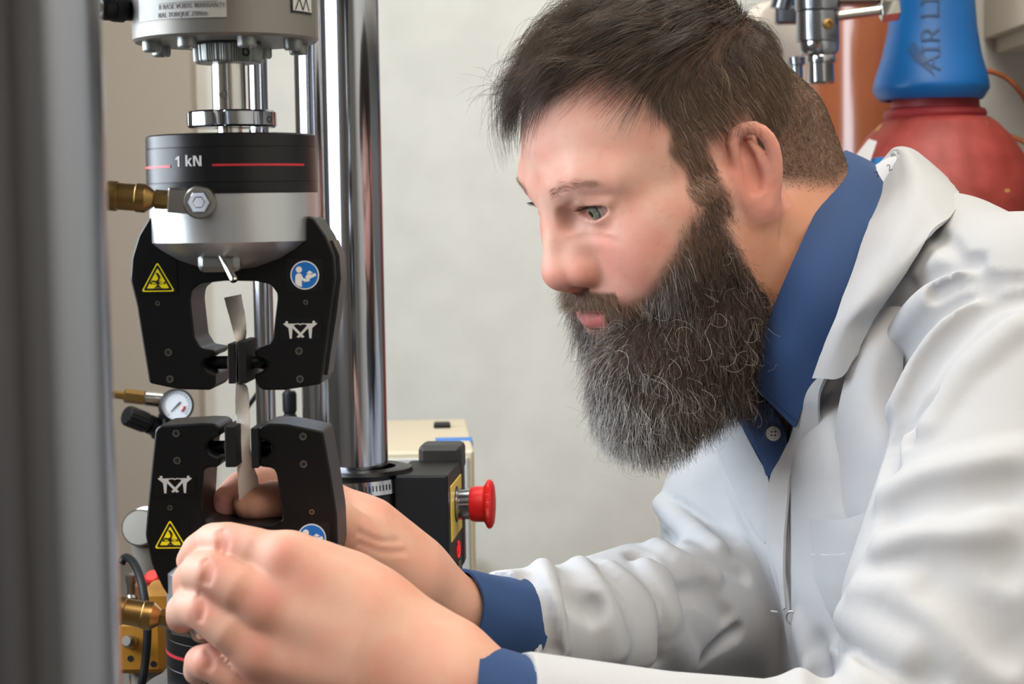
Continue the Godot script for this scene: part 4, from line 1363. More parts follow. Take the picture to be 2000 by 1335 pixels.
func guard_skin(w: Vector3, lv: Array, d: float, cz: float, out: float) -> Vector3:
	# the point of the guard's front skin at the same x and height
	var sc := d / F
	var i := 0
	while i < lv.size() - 2 and W(lv[i + 1][1], lv[i + 1][0], d).y > w.y: i += 1
	var y0 := W(lv[i][1], lv[i][0], d).y
	var y1 := W(lv[i + 1][1], lv[i + 1][0], d).y
	var t := clampf((w.y - y0) / (y1 - y0), 0.0, 1.0)
	var rx: float = lerpf(lv[i][2], lv[i + 1][2], t) * sc
	var cx := lerpf(W(lv[i][1], lv[i][0], d).x, W(lv[i + 1][1], lv[i + 1][0], d).x, t)
	var a := acos(clampf((w.x - cx) / rx, -0.98, 0.98))
	var best := a
	for k in 6:
		var e := lerpf(1.0, 1.0 / pow(pow(absf(cos(best)), 3.0) + pow(absf(sin(best)), 3.0), 1.0 / 3.0), 0.55)
		best = acos(clampf((w.x - cx) / (rx * e), -0.98, 0.98))
	var ee := lerpf(1.0, 1.0 / pow(pow(absf(cos(best)), 3.0) + pow(absf(sin(best)), 3.0), 1.0 / 3.0), 0.55)
	return Vector3(w.x, w.y, cz + rx * sin(best) * ee * lerpf(lv[i][3], lv[i + 1][3], t) + out)

func sheet_on(o, called: String, px: Array, d: float, m: Material):
	var fr := Transform3D(Basis(Vector3.UP, -0.35), W(px[0][0], px[0][1], d))
	var poly := PackedVector2Array()
	for q in px: poly.append(on_plane(q[0], q[1], fr, 0.0))
	var s := Soup.new(fr)
	s.extrude(poly, -0.0003, 0.0003)
	part(called, s, m, o)

func paint_chip(o, px: Array, d: float, c: Vector3):
	# a bare patch that follows the shoulder of the cylinder
	var pts := []
	for q in px:
		var a := cam_xf.origin
		var dir := (W(q[0], q[1], 1.0) - a).normalized()
		var t := 1.8
		for k in 400:
			var p := a + dir * t
			var r := Vector2(p.x - c.x, p.z - c.z).length()
			if r <= red_radius(p.y, d) + 0.0006: break
			t += 0.001
		pts.append(a + dir * t)
	var m := Vector3.ZERO
	for p in pts: m += p / pts.size()
	var s := Soup.new()
	for i in pts.size(): s.tri(m, pts[i], pts[(i + 1) % pts.size()])
	part("bare_patch", s, mat("bare_patch", Color(0.72, 0.55, 0.30), 0.7), o)

func red_radius(y: float, d: float) -> float:
	var lv := [[203, 420], [196, 380], [182, 340], [164, 305], [140, 268], [112, 240], [98, 230]]
	for i in lv.size() - 1:
		var y0 := W(1832, lv[i][1], d).y
		var y1 := W(1832, lv[i + 1][1], d).y
		if y <= y0 and i == 0: return lv[0][0] * d / F
		if y >= y0 and y <= y1: return lerpf(lv[i][0], lv[i + 1][0], (y - y0) / (y1 - y0)) * d / F
	return 0.0

# ---------- bodies as fields of distances, meshed as surface nets
const HEAD_TURN := Vector3(26.62300178, -65.27620674, -6.69977382)
const HEAD_AT := Vector3(114.94243, 111.23356, -1306.31666)
var HX := Transform3D()      # head axes to camera axes, millimetres

func mm(px: float, py: float, d: float) -> Vector3:
	return Vector3((px - CX) / F * d, -(py - CY) / F * d, -d)

class Sdf:
	var ell := PackedByteArray()
	var sub := PackedByteArray()
	var kk := PackedFloat32Array()
	var cen := PackedVector3Array()      # bounding sphere
	var bound := PackedFloat32Array()
	var inv := []                        # ellipsoids: into own axes
	var i1 := PackedVector3Array()
	var i2 := PackedVector3Array()
	var s0 := PackedInt32Array()         # chains: first and last segment
	var s1 := PackedInt32Array()
	var sa := PackedVector3Array()
	var sb := PackedVector3Array()
	var sd := PackedFloat32Array()
	var sr := PackedFloat32Array()
	var sdr := PackedFloat32Array()
	func add_ell(op: bool, k: float, c: Vector3, r: Vector3, b: Basis):
		ell.append(1); sub.append(1 if op else 0); kk.append(k); cen.append(c); bound.append(maxf(r.x, maxf(r.y, r.z)))
		inv.append(Transform3D(b, c).affine_inverse())
		i1.append(Vector3.ONE / r); i2.append(Vector3.ONE / (r * r)); s0.append(0); s1.append(0)
	func add_chain(op: bool, k: float, pts: PackedVector3Array, rs: PackedFloat32Array):
		ell.append(0); sub.append(1 if op else 0); kk.append(k); inv.append(Transform3D()); i1.append(Vector3.ONE); i2.append(Vector3.ONE)
		s0.append(sa.size())
		var m := Vector3.ZERO
		for p in pts: m += p / pts.size()
		var b := 0.0
		for i in pts.size(): b = maxf(b, (pts[i] - m).length() + rs[i])
		for i in pts.size() - 1:
			sa.append(pts[i]); sb.append(pts[i + 1] - pts[i]); sd.append(1.0 / maxf((pts[i + 1] - pts[i]).length_squared(), 1e-9)); sr.append(rs[i]); sdr.append(rs[i + 1] - rs[i])
		s1.append(sa.size()); cen.append(m); bound.append(b)
	func one(i: int, p: Vector3) -> float:
		if ell[i]:
			var t: Transform3D = inv[i]
			var q := t * p
			var k0 := (q * i1[i]).length()
			return k0 * (k0 - 1.0) / ((q * i2[i]).length() + 1e-9)
		var d := 1e9
		for s in range(s0[i], s1[i]):
			var pa := p - sa[s]
			var ba := sb[s]
			var h := clampf(pa.dot(ba) * sd[s], 0.0, 1.0)
			d = minf(d, (pa - ba * h).length() - sr[s] - sdr[s] * h)
		return d
	func at(p: Vector3, use: PackedInt32Array) -> float:
		var d := 1e9
		for i in use:
			var k := kk[i]
			var lb := p.distance_to(cen[i]) - bound[i]      # too far away to matter
			if ell[i]: lb *= 0.3
			var e := 0.0
			if sub[i]:
				if lb > k - d: continue
				e = -one(i, p)
				var h := k - absf(d - e)
				d = maxf(d, e)
				if h > 0.0: d += h * h * 0.25 / k
			else:
				if lb > d + k: continue
				e = one(i, p)
				var h := k - absf(d - e)
				d = minf(d, e)
				if h > 0.0: d -= h * h * 0.25 / k
		return d
	func all() -> PackedInt32Array:
		return PackedInt32Array(range(ell.size()))
	func near(c: Vector3, r: float, of: PackedInt32Array) -> PackedInt32Array:
		var out := PackedInt32Array()
		for i in of:
			if (c - cen[i]).length() < bound[i] + r + kk[i] * 2.0 + 40.0: out.append(i)
		return out
	func trace(px: float, py: float, t0 := 700.0) -> float:          # depth of the skin along a sight line; -1 where there is none
		var dir := Vector3((px - 1000.0) / 3700.0, -(py - 667.5) / 3700.0, -1)
		var l := dir.length()
		dir /= l
		var t := t0
		var use := all()
		for i in 140:
			var d := at(dir * t, use)
			if d < 0.05: return t / l
			t += d * 0.85
			if t > 2600.0: break
		return -1.0
	func grad(p: Vector3, use: PackedInt32Array) -> Vector3:
		var e := 0.35
		var a := at(p + Vector3(e, -e, -e), use)
		var b := at(p + Vector3(-e, -e, e), use)
		var c := at(p + Vector3(-e, e, -e), use)
		var d := at(p + Vector3(e, e, e), use)
		return Vector3(a - b - c + d, -a - b + c + d, -a + b - c + d).normalized()
	const N := 8
	func block(o: Vector3, h: float, of: PackedInt32Array) -> Array:
		# one block of N^3 cells with a rim of one cell on the low side; -> [vertices, normals, indices]
		var half := h * (N + 1) * 0.5
		var c := o + Vector3.ONE * (half - h)
		var use := near(c, half * 1.75, of)
		if use.is_empty(): return []
		if absf(at(c, use)) > half * 2.0: return []
		var M := N + 2
		var g := PackedFloat32Array()
		g.resize(M * M * M)
		var ix := 0
		var neg := 0
		for z in M:
			for y in M:
				for x in M:
					var v := at(o + Vector3(x - 1, y - 1, z - 1) * h, use)
					g[ix] = v
					if v < 0.0: neg += 1
					ix += 1
		if neg == 0 or neg == ix: return []
		var vs := PackedVector3Array()
		var ns := PackedVector3Array()
		var id := PackedInt32Array()
		var cell := PackedInt32Array()
		cell.resize(M * M * M)
		cell.fill(-1)
		var off := PackedInt32Array([0, 1, M, M + 1, M * M, M * M + 1, M * M + M, M * M + M + 1])
		for z in M - 1:
			for y in M - 1:
				for x in M - 1:
					var b := (z * M + y) * M + x
					var cnt := 0
					for k in 8:
						if g[b + off[k]] < 0.0: cnt += 1
					if cnt == 0 or cnt == 8: continue
					var s := Vector3.ZERO
					var w := 0
					for k in 8:
						for ax in 3:
							if k & (1 << ax): continue
							var v0 := g[b + off[k]]
							var v1 := g[b + off[k | (1 << ax)]]
							if (v0 < 0.0) == (v1 < 0.0): continue
							var q := Vector3(k & 1, (k >> 1) & 1, (k >> 2) & 1)
							q[ax] += v0 / (v0 - v1)
							s += q
							w += 1
					cell[b] = vs.size()
					var p := o + (Vector3(x - 1, y - 1, z - 1) + s / w) * h
					var g0 := at(p + Vector3(0.35, -0.35, -0.35), use)
					var g1 := at(p + Vector3(-0.35, -0.35, 0.35), use)
					var g2 := at(p + Vector3(-0.35, 0.35, -0.35), use)
					var g3 := at(p + Vector3(0.35, 0.35, 0.35), use)
					var n := Vector3(g0 - g1 - g2 + g3, g2 + g3 - g0 - g1, g1 + g3 - g0 - g2).normalized()
					p -= n * clampf((g0 + g1 + g2 + g3) * 0.25, -h * 0.5, h * 0.5)
					vs.append(p)
					ns.append(n)
		for z in range(1, M - 1):
			for y in range(1, M - 1):
				for x in range(1, M - 1):
					var b := (z * M + y) * M + x
					var in0 := g[b] < 0.0
					for ax in 3:
						var st := 1 if ax == 0 else (M if ax == 1 else M * M)
						if in0 == (g[b + st] < 0.0): continue
						var u := M if ax == 0 else (M * M if ax == 1 else 1)
						var w := M * M if ax == 0 else (1 if ax == 1 else M)
						var a0 := cell[b - u - w]
						var a1 := cell[b - w]
						var a2 := cell[b]
						var a3 := cell[b - u]
						if a0 < 0 or a1 < 0 or a2 < 0 or a3 < 0: continue
						if in0: id.append_array(PackedInt32Array([a0, a2, a1, a0, a3, a2]))
						else: id.append_array(PackedInt32Array([a0, a1, a2, a0, a2, a3]))
		return [vs, ns, id]
	func mesh(lo: Vector3, hi: Vector3, h: float) -> Array:
		var big := h * N * 4
		var jobs := []
		var nb := Vector3i(((hi - lo) / big).ceil())
		var every := all()
		for z in nb.z:
			for y in nb.y:
				for x in nb.x:
					var o := lo + Vector3(x, y, z) * big
					var c := o + Vector3.ONE * big * 0.5
					var r := big * 0.9
					var use := near(c, r, every)
					if use.is_empty() or absf(at(c, use)) > r * 1.4: continue
					for k in 64:
						jobs.append([o + Vector3(k & 3, (k >> 2) & 3, k >> 4) * h * N, use])
		var res := []
		res.resize(jobs.size())
		var work := func(i: int): res[i] = block(jobs[i][0], h, jobs[i][1])
		var t := WorkerThreadPool.add_group_task(work, jobs.size(), -1, true)
		WorkerThreadPool.wait_for_group_task_completion(t)
		var vs := PackedVector3Array()
		var ns := PackedVector3Array()
		var id := PackedInt32Array()
		for q in res:
			if q == null or q.is_empty(): continue
			var base := vs.size()
			vs.append_array(q[0])
			ns.append_array(q[1])
			var qi: PackedInt32Array = q[2]
			for k in qi.size(): qi[k] += base
			id.append_array(qi)
		return [vs, ns, id]

func read_sdf(text: String, s: Sdf):
	var in_head := true
	for line in text.split("\n"):
		line = line.get_slice("#", 0).strip_edges()
		if line.is_empty(): continue
		var t := line.split(" ", false)
		if t[0] == "frame":
			in_head = t[1] == "head"
			continue
		var ty := t[0][0]
		var op := t[0][1] == "-"
		var mir := t[0].ends_with("m")
		var k := t[0].substr(2).trim_suffix("m").to_float()
		var v := PackedFloat32Array()
		for i in range(1, t.size()): v.append(t[i].to_float())
		for sg in ([1.0, -1.0] if mir else [1.0]):
			if ty == "e":
				var b := Basis.IDENTITY
				if v.size() > 6: b = Basis.from_euler(Vector3(deg_to_rad(v[6]), deg_to_rad(v[7] * sg), deg_to_rad(v[8] * sg)))
				var c := Vector3(v[0] * sg, v[1], v[2])
				s.add_ell(op, k, HX * c if in_head else mm(v[0], v[1], v[2]), Vector3(v[3], v[4], v[5]), HX.basis * b if in_head else b)
			elif ty == "c":
				var pts := PackedVector3Array()
				var rs := PackedFloat32Array()
				for i in range(0, v.size(), 4):
					pts.append(HX * Vector3(v[i] * sg, v[i + 1], v[i + 2]) if in_head else mm(v[i], v[i + 1], v[i + 2]))
					rs.append(v[i + 3])
				s.add_chain(op, k, pts, rs)

func read_folds(text: String, s: Sdf):
	# folds of cloth: f+k height px py r px py r ... ; each point is put on the surface that is there before any fold
	var made := []
	var every := s.all()
	for line in text.split("\n"):
		line = line.get_slice("#", 0).strip_edges()
		if line.is_empty(): continue
		var t := line.split(" ", false)
		var op := t[0][1] == "-"
		var hgt := t[1].to_float()
		var raw := []
		for i in range(2, t.size(), 3): raw.append(Vector3(t[i].to_float(), t[i + 1].to_float(), t[i + 2].to_float()))
		raw = spline(raw, 4)
		var pts := PackedVector3Array()
		var rs := PackedFloat32Array()
		for q in raw:
			var d := s.trace(q.x, q.y)
			if d < 0.0: continue
			var p := mm(q.x, q.y, d)
			var n := s.grad(p, every)
			var deep := minf(hgt, q.z * 0.82)
			pts.append(p + n * ((q.z - deep) if op else (deep - q.z)))
			rs.append(q.z)
		if pts.size() > 1: made.append([op, t[0].substr(2).to_float(), pts, rs])
	for m in made: s.add_chain(m[0], m[1], m[2], m[3])

func to_mesh(parts: Array, colours = null) -> ArrayMesh:
	# parts: results of Sdf.mesh in camera millimetres -> one mesh in world metres
	var vs := PackedVector3Array()
	var ns := PackedVector3Array()
	var id := PackedInt32Array()
	var cs := PackedColorArray()
	for q in parts:
		var base := vs.size()
		for i in q[0].size():
			vs.append(cam_xf * (q[0][i] * 0.001))
			ns.append(cam_xf.basis * q[1][i])
			if colours != null: cs.append(colours.call(q[0][i], q[1][i]))
		for k in q[2]: id.append(k + base)
	var a := []
	a.resize(Mesh.ARRAY_MAX)
	a[Mesh.ARRAY_VERTEX] = vs
	a[Mesh.ARRAY_NORMAL] = ns
	if colours != null: a[Mesh.ARRAY_COLOR] = cs
	a[Mesh.ARRAY_INDEX] = id
	var m := ArrayMesh.new()
	m.add_surface_from_arrays(Mesh.PRIMITIVE_TRIANGLES, a)
	return m

# ---------- the person, as chains (c) and ellipsoids (e) joined smoothly
const HEAD_FORM := """
frame head
e+0 0 46 2 76 84 97
e+28 0 -14 38 64 74 59
c+20m 50 -45 8 18 38 -80 50 17 0 -98 72 18
c+18m 14 37 92 7 34 42 86 8 52 36 71 8
e+20m 47 -12 60 24 30 27
e+24m 50 -32 44 22 34 36
c+16m 58 2 56 9 66 2 30 9 70 0 6 8
e+30 0 -60 80 34 30 20
c+12 0 26 92 9 0 4 103 9.5 0 -14 110 9.5
e+9 0 -19 107.5 13.5 12 12.5
c+10m 8 18 88 7 11 -2 94 9 13 -15 99 9
e+6m 15.5 -21 98 9 9.5 11.5
c+5 0 -30 105 4.5 0 -33 98 6
e-3m 8.5 -31.5 104 4.4 5 8
e-12m 34 16.5 96.5 15 8.5 8
e-7m 17 17 98 4 6 5
e+6m 34.5 19 77.5 14.6 14.4 14.6
e-1.5m 34 19.2 91 14 5.8 10.5 0 14 4
e-2m 41 19.8 88 9.5 4.2 9 0 25 10
c-2.5m 20 23.5 97.5 1.2 33 29.3 96.5 1.5 46 27 89.5 1.5 54 22 83 1
c+6m 20 26 90 2 34 30 91 2.5 49 24 82 2
e-9m 37 5 100.5 11 2.5 6 0 20 -8
c+4 -27 -52 87 3 -15 -46.5 98 4.5 0 -45 103 5 15 -46.5 98 4.5 27 -52 87 3
c+4 -26 -53 87 3 -14 -56.5 97 4.8 0 -57.5 101 5.2 14 -56.5 97 4.8 26 -53 87 3
c-2 -26 -52 93 1 0 -52 110 1.2 26 -52 93 1
# ear
e+6m 76 8 -7 4.5 30 13 0 -28 3
c+5m 76 2 3 3 78.5 10 0 3.4 79.8 20 -1.2 3.6 80.5 28 -2 3.8 82.3 33 -5 4 85 35 -9.5 4.2 88 33.3 -15.5 4.3 90 29 -19 4.4 91 23 -21.5 4.5 91.4 16 -22.3 4.5 91 8 -21.3 4.4 90 0 -19.3 4.3 88 -8 -16.5 4.2 86 -14 -13 4.4 83.5 -18.5 -9.5 5
e+6m 80.5 -18.5 -7 5.5 8.5 7.5
e-5m 84 6 -7.5 4.2 20 6.5 0 -28 3
c+4m 83.5 25 -12 2.2 85.5 16 -14.5 2.8 86 6 -14.8 3.2 85.5 -3 -12.8 3.4 83.5 -9.5 -8.5 3.4 80.5 -12 -3.5 3.6
e-5m 83.5 0 -5.5 6 9.5 6.5 0 -28 0
c+4m 74.5 6 3.5 5.5 75 -2 4 5.5 76 -9 1 4
# nape
frame px
c+24 1492 270 1326 47 1546 420 1325 48 1628 590 1321 50
# neck
frame px
c+25 1400 430 1310 64 1520 560 1320 64 1640 720 1330 66
"""
const HANDS_FORM := """
frame px
# near hand: back of the hand
c+0 885 1290 938 15 722 1198 940 13.5 560 1094 947 12.5
c+14 890 1328 934 16 705 1258 932 14 522 1180 941 12.5
c+14 895 1372 934 16 705 1325 932 13.5 507 1274 944 12
c+14 900 1420 938 15 720 1395 940 13 520 1352 952 11
c+16 870 1270 950 17 780 1202 957 15.5 692 1140 962 13.5
c+22 720 1172 948 12 620 1116 952 11
e+9 562 1092 947 10.8 10.6 10.5
e+9 525 1178 941 10.8 10.6 10.6
e+9 509 1272 943.5 10.4 10 10
# wrist
c+20 895 1366 940 24.5 985 1390 942 26 1120 1425 948 28
# fingers
c+6 560 1094 948 12 500 1074 953 11.4 446 1060 959 10.7 418 1060 968 10.4 389 1074 987 9 374 1094 1003 8
c+4 522 1180 940 12 466 1148 940 11.6 416 1120 945 11 392 1118 957 10.6 372 1132 979 9.3 367 1156 998 8
c+4 507 1274 943 12 450 1230 942.5 11.4 400 1190 948 10.8 376 1186 959 10.3 359 1192 975 9.2 354 1206 986 8
c+1.2 520 1352 952 11 462 1320 951 10 410 1292 954 9.5 394 1293 966 9 388 1308 984 8
# thumb behind
c+5 692 1140 962 13 610 1100 985 11.5 545 1095 1003 9.5
# far hand
c+0 1000 1215 1178 23 880 1186 1146 21 800 1120 1130 23 715 1050 1118 20
c+14 800 1120 1132 20 720 1030 1128 17 640 985 1120 14
c+12 790 1140 1118 19 720 1075 1098 17 650 1020 1080 14
c+4 700 1032 1132 14 605 950 1115 11 540 932 1088 10 470 955 1058 10 440 985 1052 9
c+3 650 1020 1080 14 580 990 1058 12 535 978 1046 11.5 500 982 1040 10.2 487 984 1040 9
c+4 705 1060 1130 13 610 1000 1112 10.5 545 995 1085 10 480 1002 1064 9.5 452 1004 1060 8.5
"""
const COAT_FORM := """
frame px
# torso
c+0 1530 800 1430 55 1640 1000 1405 85 1735 1420 1395 96
c+40 1830 640 1300 80 1850 900 1290 108 1900 1440 1290 125
c+40 1500 850 1480 50 1720 560 1350 58 1840 560 1270 58 2010 650 1195 68
# near sleeve
c+20 2015 645 1190 72 1975 950 1130 76 1905 1200 1080 76 1855 1450 1050 66
c+18 1855 1480 1050 62 1500 1490 1000 44 1290 1456 965 38 1012 1402 945 33.5
# far sleeve
c+20 1465 870 1480 52 1430 1000 1440 56 1450 1180 1390 50
c+16 1450 1180 1390 50 1250 1200 1300 49 1120 1232 1235 44 985 1222 1178 35
e-1.5 236 1251 893 200 200 200
e-1.5 725 1203 1082 125 125 125
"""
const FOLDS_FORM := """
# far sleeve
f-7 10.94 1252 1086 9 1268 1120 10 1295 1160 10 1312 1195 8
f+7 9.38 1262 1110 9 1285 1160 11 1302 1200 11
f-6 9.38 1164 1097 7 1200 1125 9 1240 1160 9 1268 1190 9 1280 1235 9 1278 1296 8
f+8 9.38 1133 1104 8 1160 1150 11 1185 1205 12 1200 1265 12
f-7 6.25 1056 1132 7 1100 1160 10 1150 1190 9
f+7 6.25 1190 1110 8 1235 1150 10 1262 1200 11 1262 1280 10
f+7 7.81 1290 1130 10 1310 1220 11 1340 1290 11
f-5 9.38 1304 985 6 1335 1003 8 1364 1023 8 1420 1055 7
f+6 7.81 1290 985 8 1340 1030 10 1400 1070 9
f-5 7.81 1285 1050 7 1335 1068 8 1385 1090 8 1450 1121 7
f+6 6.25 1260 1050 9 1320 1088 10 1390 1120 10
f-6 6.25 1332 1156 7 1378 1160 9 1420 1205 8
f-5 7.81 1375 1290 6 1395 1268 7 1440 1236 7
f+5 6.25 1060 1108 8 1080 1180 9 1090 1270 9
f-5 4.69 1030 1118 6 1062 1185 7 1075 1275 7
# near shoulder
f-6 6.25 1900 512 7 1840 530 9 1790 560 10 1739 632 10 1697 708 8
f+7 6 1905 535 8 1850 560 10 1800 590 11 1752 650 11 1716 750 9
f-6 7.5 1930 568 7 1880 585 9 1837 610 11 1775 672 11 1730 760 10 1712 830 8
f+7 6 1950 585 9 1890 615 11 1840 655 12 1790 720 12 1748 800 10
f-6 7.5 2000 575 8 1940 590 10 1880 640 12 1815 710 12 1770 790 10 1740 870 9
f-7 4 1817 451 5 1852 475 5 1874 506 5 1900 512 5 1930 568 5
f-5 4 1990 545 5 1930 548 6 1880 552 6 1830 575 6
f-6 5 1770 560 6 1730 622 7 1700 690 7
f-6 6 1960 620 7 1900 660 8 1850 710 8 1800 790 8 1780 850 7
f+8 5 1980 640 9 1920 690 10 1870 740 10 1815 830 9
# armhole and sleeve
f-6 11 1811 780 8 1757 830 9 1734 888 10 1734 950 9
f+10 6 1736 962 10 1790 938 12 1853 921 13 1930 905 13 2000 892 12
f-10 5 1745 1010 10 1800 985 12 1870 975 13 1960 960 12
f+10 4 1725 1062 10 1790 1055 12 1865 1058 13 1950 1030 12
f-10 6 1715 1129 9 1760 1108 11 1820 1098 13 1957 1104 13
f+10 6 1680 1160 11 1740 1160 13 1800 1190 13 1874 1270 13 1960 1333 13
f-9 6 1640 1254 9 1690 1276 11 1750 1305 11 1800 1340 10
f+9 6 1650 1205 11 1700 1230 13 1770 1270 12
f+9 5 1628 1290 10 1670 1320 12 1720 1350 12
f-10 5 1830 1130 12 1900 1170 13 1960 1250 13
# chest
f-12 3 1640 770 12 1650 860 14 1660 960 12
f+10 3 1560 1230 10 1575 1290 10 1580 1340 10
f-9 3 1600 1260 9 1612 1300 9 1615 1340 9
"""
const CREASES_FORM := """
f-2.5 0.5 434 1036 1.3 442 1056 1.5 438 1080 1.3
f-2.5 0.35 424 1038 1.1 430 1056 1.3 427 1076 1.1
f-2.5 0.5 404 1092 1.3 412 1112 1.5 406 1136 1.3
f-2.5 0.35 396 1096 1.1 402 1114 1.3 397 1134 1.1
f-2.5 0.5 388 1164 1.3 396 1184 1.5 390 1208 1.3
f-2.5 0.45 404 1272 1.2 412 1288 1.4 408 1304 1.2
f-3 0.7 704 1040 1.6 740 1056 1.8 780 1054 1.6
f-3 0.6 706 1062 1.6 745 1076 1.8 790 1076 1.6
"""
const BEARD_FORM := """
frame px
c+0 1232 750 1262 20 1232 804 1262 19 1272 810 1262 20 1318 784 1276 19
c+30 1240 725 1282 14 1280 725 1278 32 1350 730 1285 26
e+25 1275 755 1268 33 34 33
c+22 1425 500 1250 8 1445 600 1266 20 1400 700 1288 30
c+22 1340 560 1250 14 1360 640 1270 30 1300 700 1275 30
"""
const BODY_FORM := """
frame px
c+0 1690 720 1335 42 1780 900 1372 58 1840 1400 1372 78 1890 2000 1400 88
c+40 1500 870 1470 40 1760 640 1320 55 2000 660 1195 52
c+20 2010 660 1190 48 1975 950 1130 48 1880 1440 1055 40 1500 1470 1000 36 1100 1412 947 30
c+20 1500 880 1480 34 1460 1000 1450 34 1470 1180 1395 32 1250 1215 1300 30 1000 1218 1182 21
"""
const LOWER_FORM := """
frame px
c+0 1735 1420 1395 96 1800 1900 1420 112 1850 2700 1450 120
c+40 1900 1440 1290 120 1900 1900 1340 120 1900 2700 1400 120
"""

# ---------- the person
func lin(c: Color) -> Color: return c.srgb_to_linear()

func gauss(p: Vector3, c: Vector3, r: float) -> float: return exp(-(p - c).length_squared() / (r * r))

var mottle := FastNoiseLite.new()
var fleck := FastNoiseLite.new()

func head_colour(p: Vector3, _n: Vector3) -> Color:
	var q := HX.affine_inverse() * p
	var c := Color(0.80, 0.625, 0.555)
	c = c.lerp(Color(0.79, 0.50, 0.42), clampf(mottle.get_noise_3dv(p) * 0.55 + 0.2, 0, 0.6))
	var ax := Vector3(absf(q.x), q.y, q.z)
	c = c.lerp(Color(0.76, 0.44, 0.39), 0.45 * gauss(ax, Vector3(44, -14, 80), 24))
	c = c.lerp(Color(0.77, 0.44, 0.38), 0.45 * gauss(q, Vector3(0, -20, 118), 15))
	c = c.lerp(Color(0.77, 0.45, 0.38), 0.4 * gauss(ax, Vector3(16, -21, 102), 10))
	c = c.lerp(Color(0.76, 0.54, 0.47), 0.3 * gauss(ax, Vector3(20, 15, 94), 9))
	if ax.x > 74 and q.z < 8 and q.z > -32 and q.y > -32 and q.y < 42:
		c = c.lerp(Color(0.81, 0.50, 0.43), 0.45)
	# neck is warmer and freckled
	if not (ax.x > 74.5 and q.z < 6 and q.z > -28 and q.y > -28): c = c.lerp(Color(0.74, 0.51, 0.38), 0.6 * smoothstep(-14.0, -34.0, q.y) * smoothstep(26.0, 10.0, q.z))
	c = c.lerp(Color(0.62, 0.38, 0.28), 0.10 * smoothstep(0.55, 0.75, fleck.get_noise_3dv(p)))
	# lips
	var lip := 0.0
	if ax.x < 27 and q.z > 84:
		var w := 1.0 - pow(ax.x / 27.5, 2.0)
		if q.y < -52.0: lip = smoothstep(-63.0, -60.0, q.y + (1.0 - w) * -4.0)
		else: lip = 1.0 - smoothstep(-46.5, -44.0, q.y + (1.0 - w) * 4.0)
		lip *= smoothstep(0.0, 0.25, w)
	c = c.lerp(Color(0.74, 0.40, 0.40), 0.85 * lip)
	# lid rims
	var e := (ax - Vector3(34.5, 19, 90)) / Vector3(15.5, 6.2, 9)
	if e.length() < 1.0: c = c.lerp(Color(0.66, 0.40, 0.36), 0.5)
	# roots of beard and hair
	var m := maxf(beard_mask(q), scalp_mask(q))
	c = c.lerp(Color(0.33, 0.25, 0.195), 0.82 * m)
	return lin(c)

var knuckles := PackedVector3Array()
var nails := PackedVector3Array()

func hand_colour(p: Vector3, n: Vector3) -> Color:
	var c := Color(0.79, 0.615, 0.53)
	c = c.lerp(Color(0.80, 0.55, 0.47), clampf(mottle.get_noise_3dv(p) * 0.8 + 0.25, 0, 0.7))
	for k in knuckles: c = c.lerp(Color(0.80, 0.46, 0.41), 0.40 * gauss(p, k, 8.0))
	for k in nails:
		if (p - k).length() < 6.5: c = c.lerp(Color(0.86, 0.62, 0.60), 0.8)
	return lin(c)

func beard_mask(q: Vector3) -> float:
	var x := absf(q.x)
	if q.z < 8: return 0.0
	var line := -4.0
	if q.z < 50: line = lerpf(0.0, -9.0, clampf((q.z - 24) / 26.0, 0, 1))
	elif q.z < 72: line = lerpf(-9.0, -27.0, (q.z - 50) / 22.0)
	else: line = lerpf(-27.0, -46.0, clampf((q.z - 72) / 14.0, 0, 1))
	var m := smoothstep(line + 11.0, line - 11.0, q.y)
	# back edge runs from the ear down the jaw
	m *= smoothstep(0.0, 10.0, q.z - (18.0 - clampf((-20 - q.y) * 0.12, 0, 8)))
	if x < 34 and q.z > 82:
		var mo := smoothstep(-33.5, -37.0, q.y + x * 0.10 - 1.0)       # moustache up to the nose
		m = maxf(m, mo)
		var lipw := 1.0 - pow(minf(x / 26.0, 1.0), 2.0)
		if q.y < -47.5 and q.y > -62.0 and x < 25 * sqrt(maxf(lipw, 0.0)) + 4: m = 0.0
		if q.y < -63.0 and q.y > -71 and x < 20: m *= 0.45
	return clampf(m, 0, 1)

func scalp_mask(q: Vector3) -> float:
	var low := 38.0
	if q.z > 12: low = -18.0
	elif q.z < -26: low = lerpf(-10.0, -36.0, clampf((-26.0 - q.z) / 50.0, 0, 1))
	var m := smoothstep(low - 8.0, low + 9.0, q.y)
	var front := 37.0 + 3.0 * sin(q.y * 0.2)
	if q.y > 62: front = 37.0 + (q.y - 62.0) * 0.12
	var hairline := 98.0 + 5.0 * gauss(Vector3(absf(q.x), 0, 0), Vector3(42, 0, 0), 14)
	if q.z > front - 5.0: m *= maxf(smoothstep(hairline - 4.0, hairline + 4.0, q.y), smoothstep(front + 3.0, front - 5.0, q.z))
	if q.z > 12 and q.y < 45: m *= 0.85 * smoothstep(10.0, 18.0, q.z)
	return clampf(m, 0, 1)

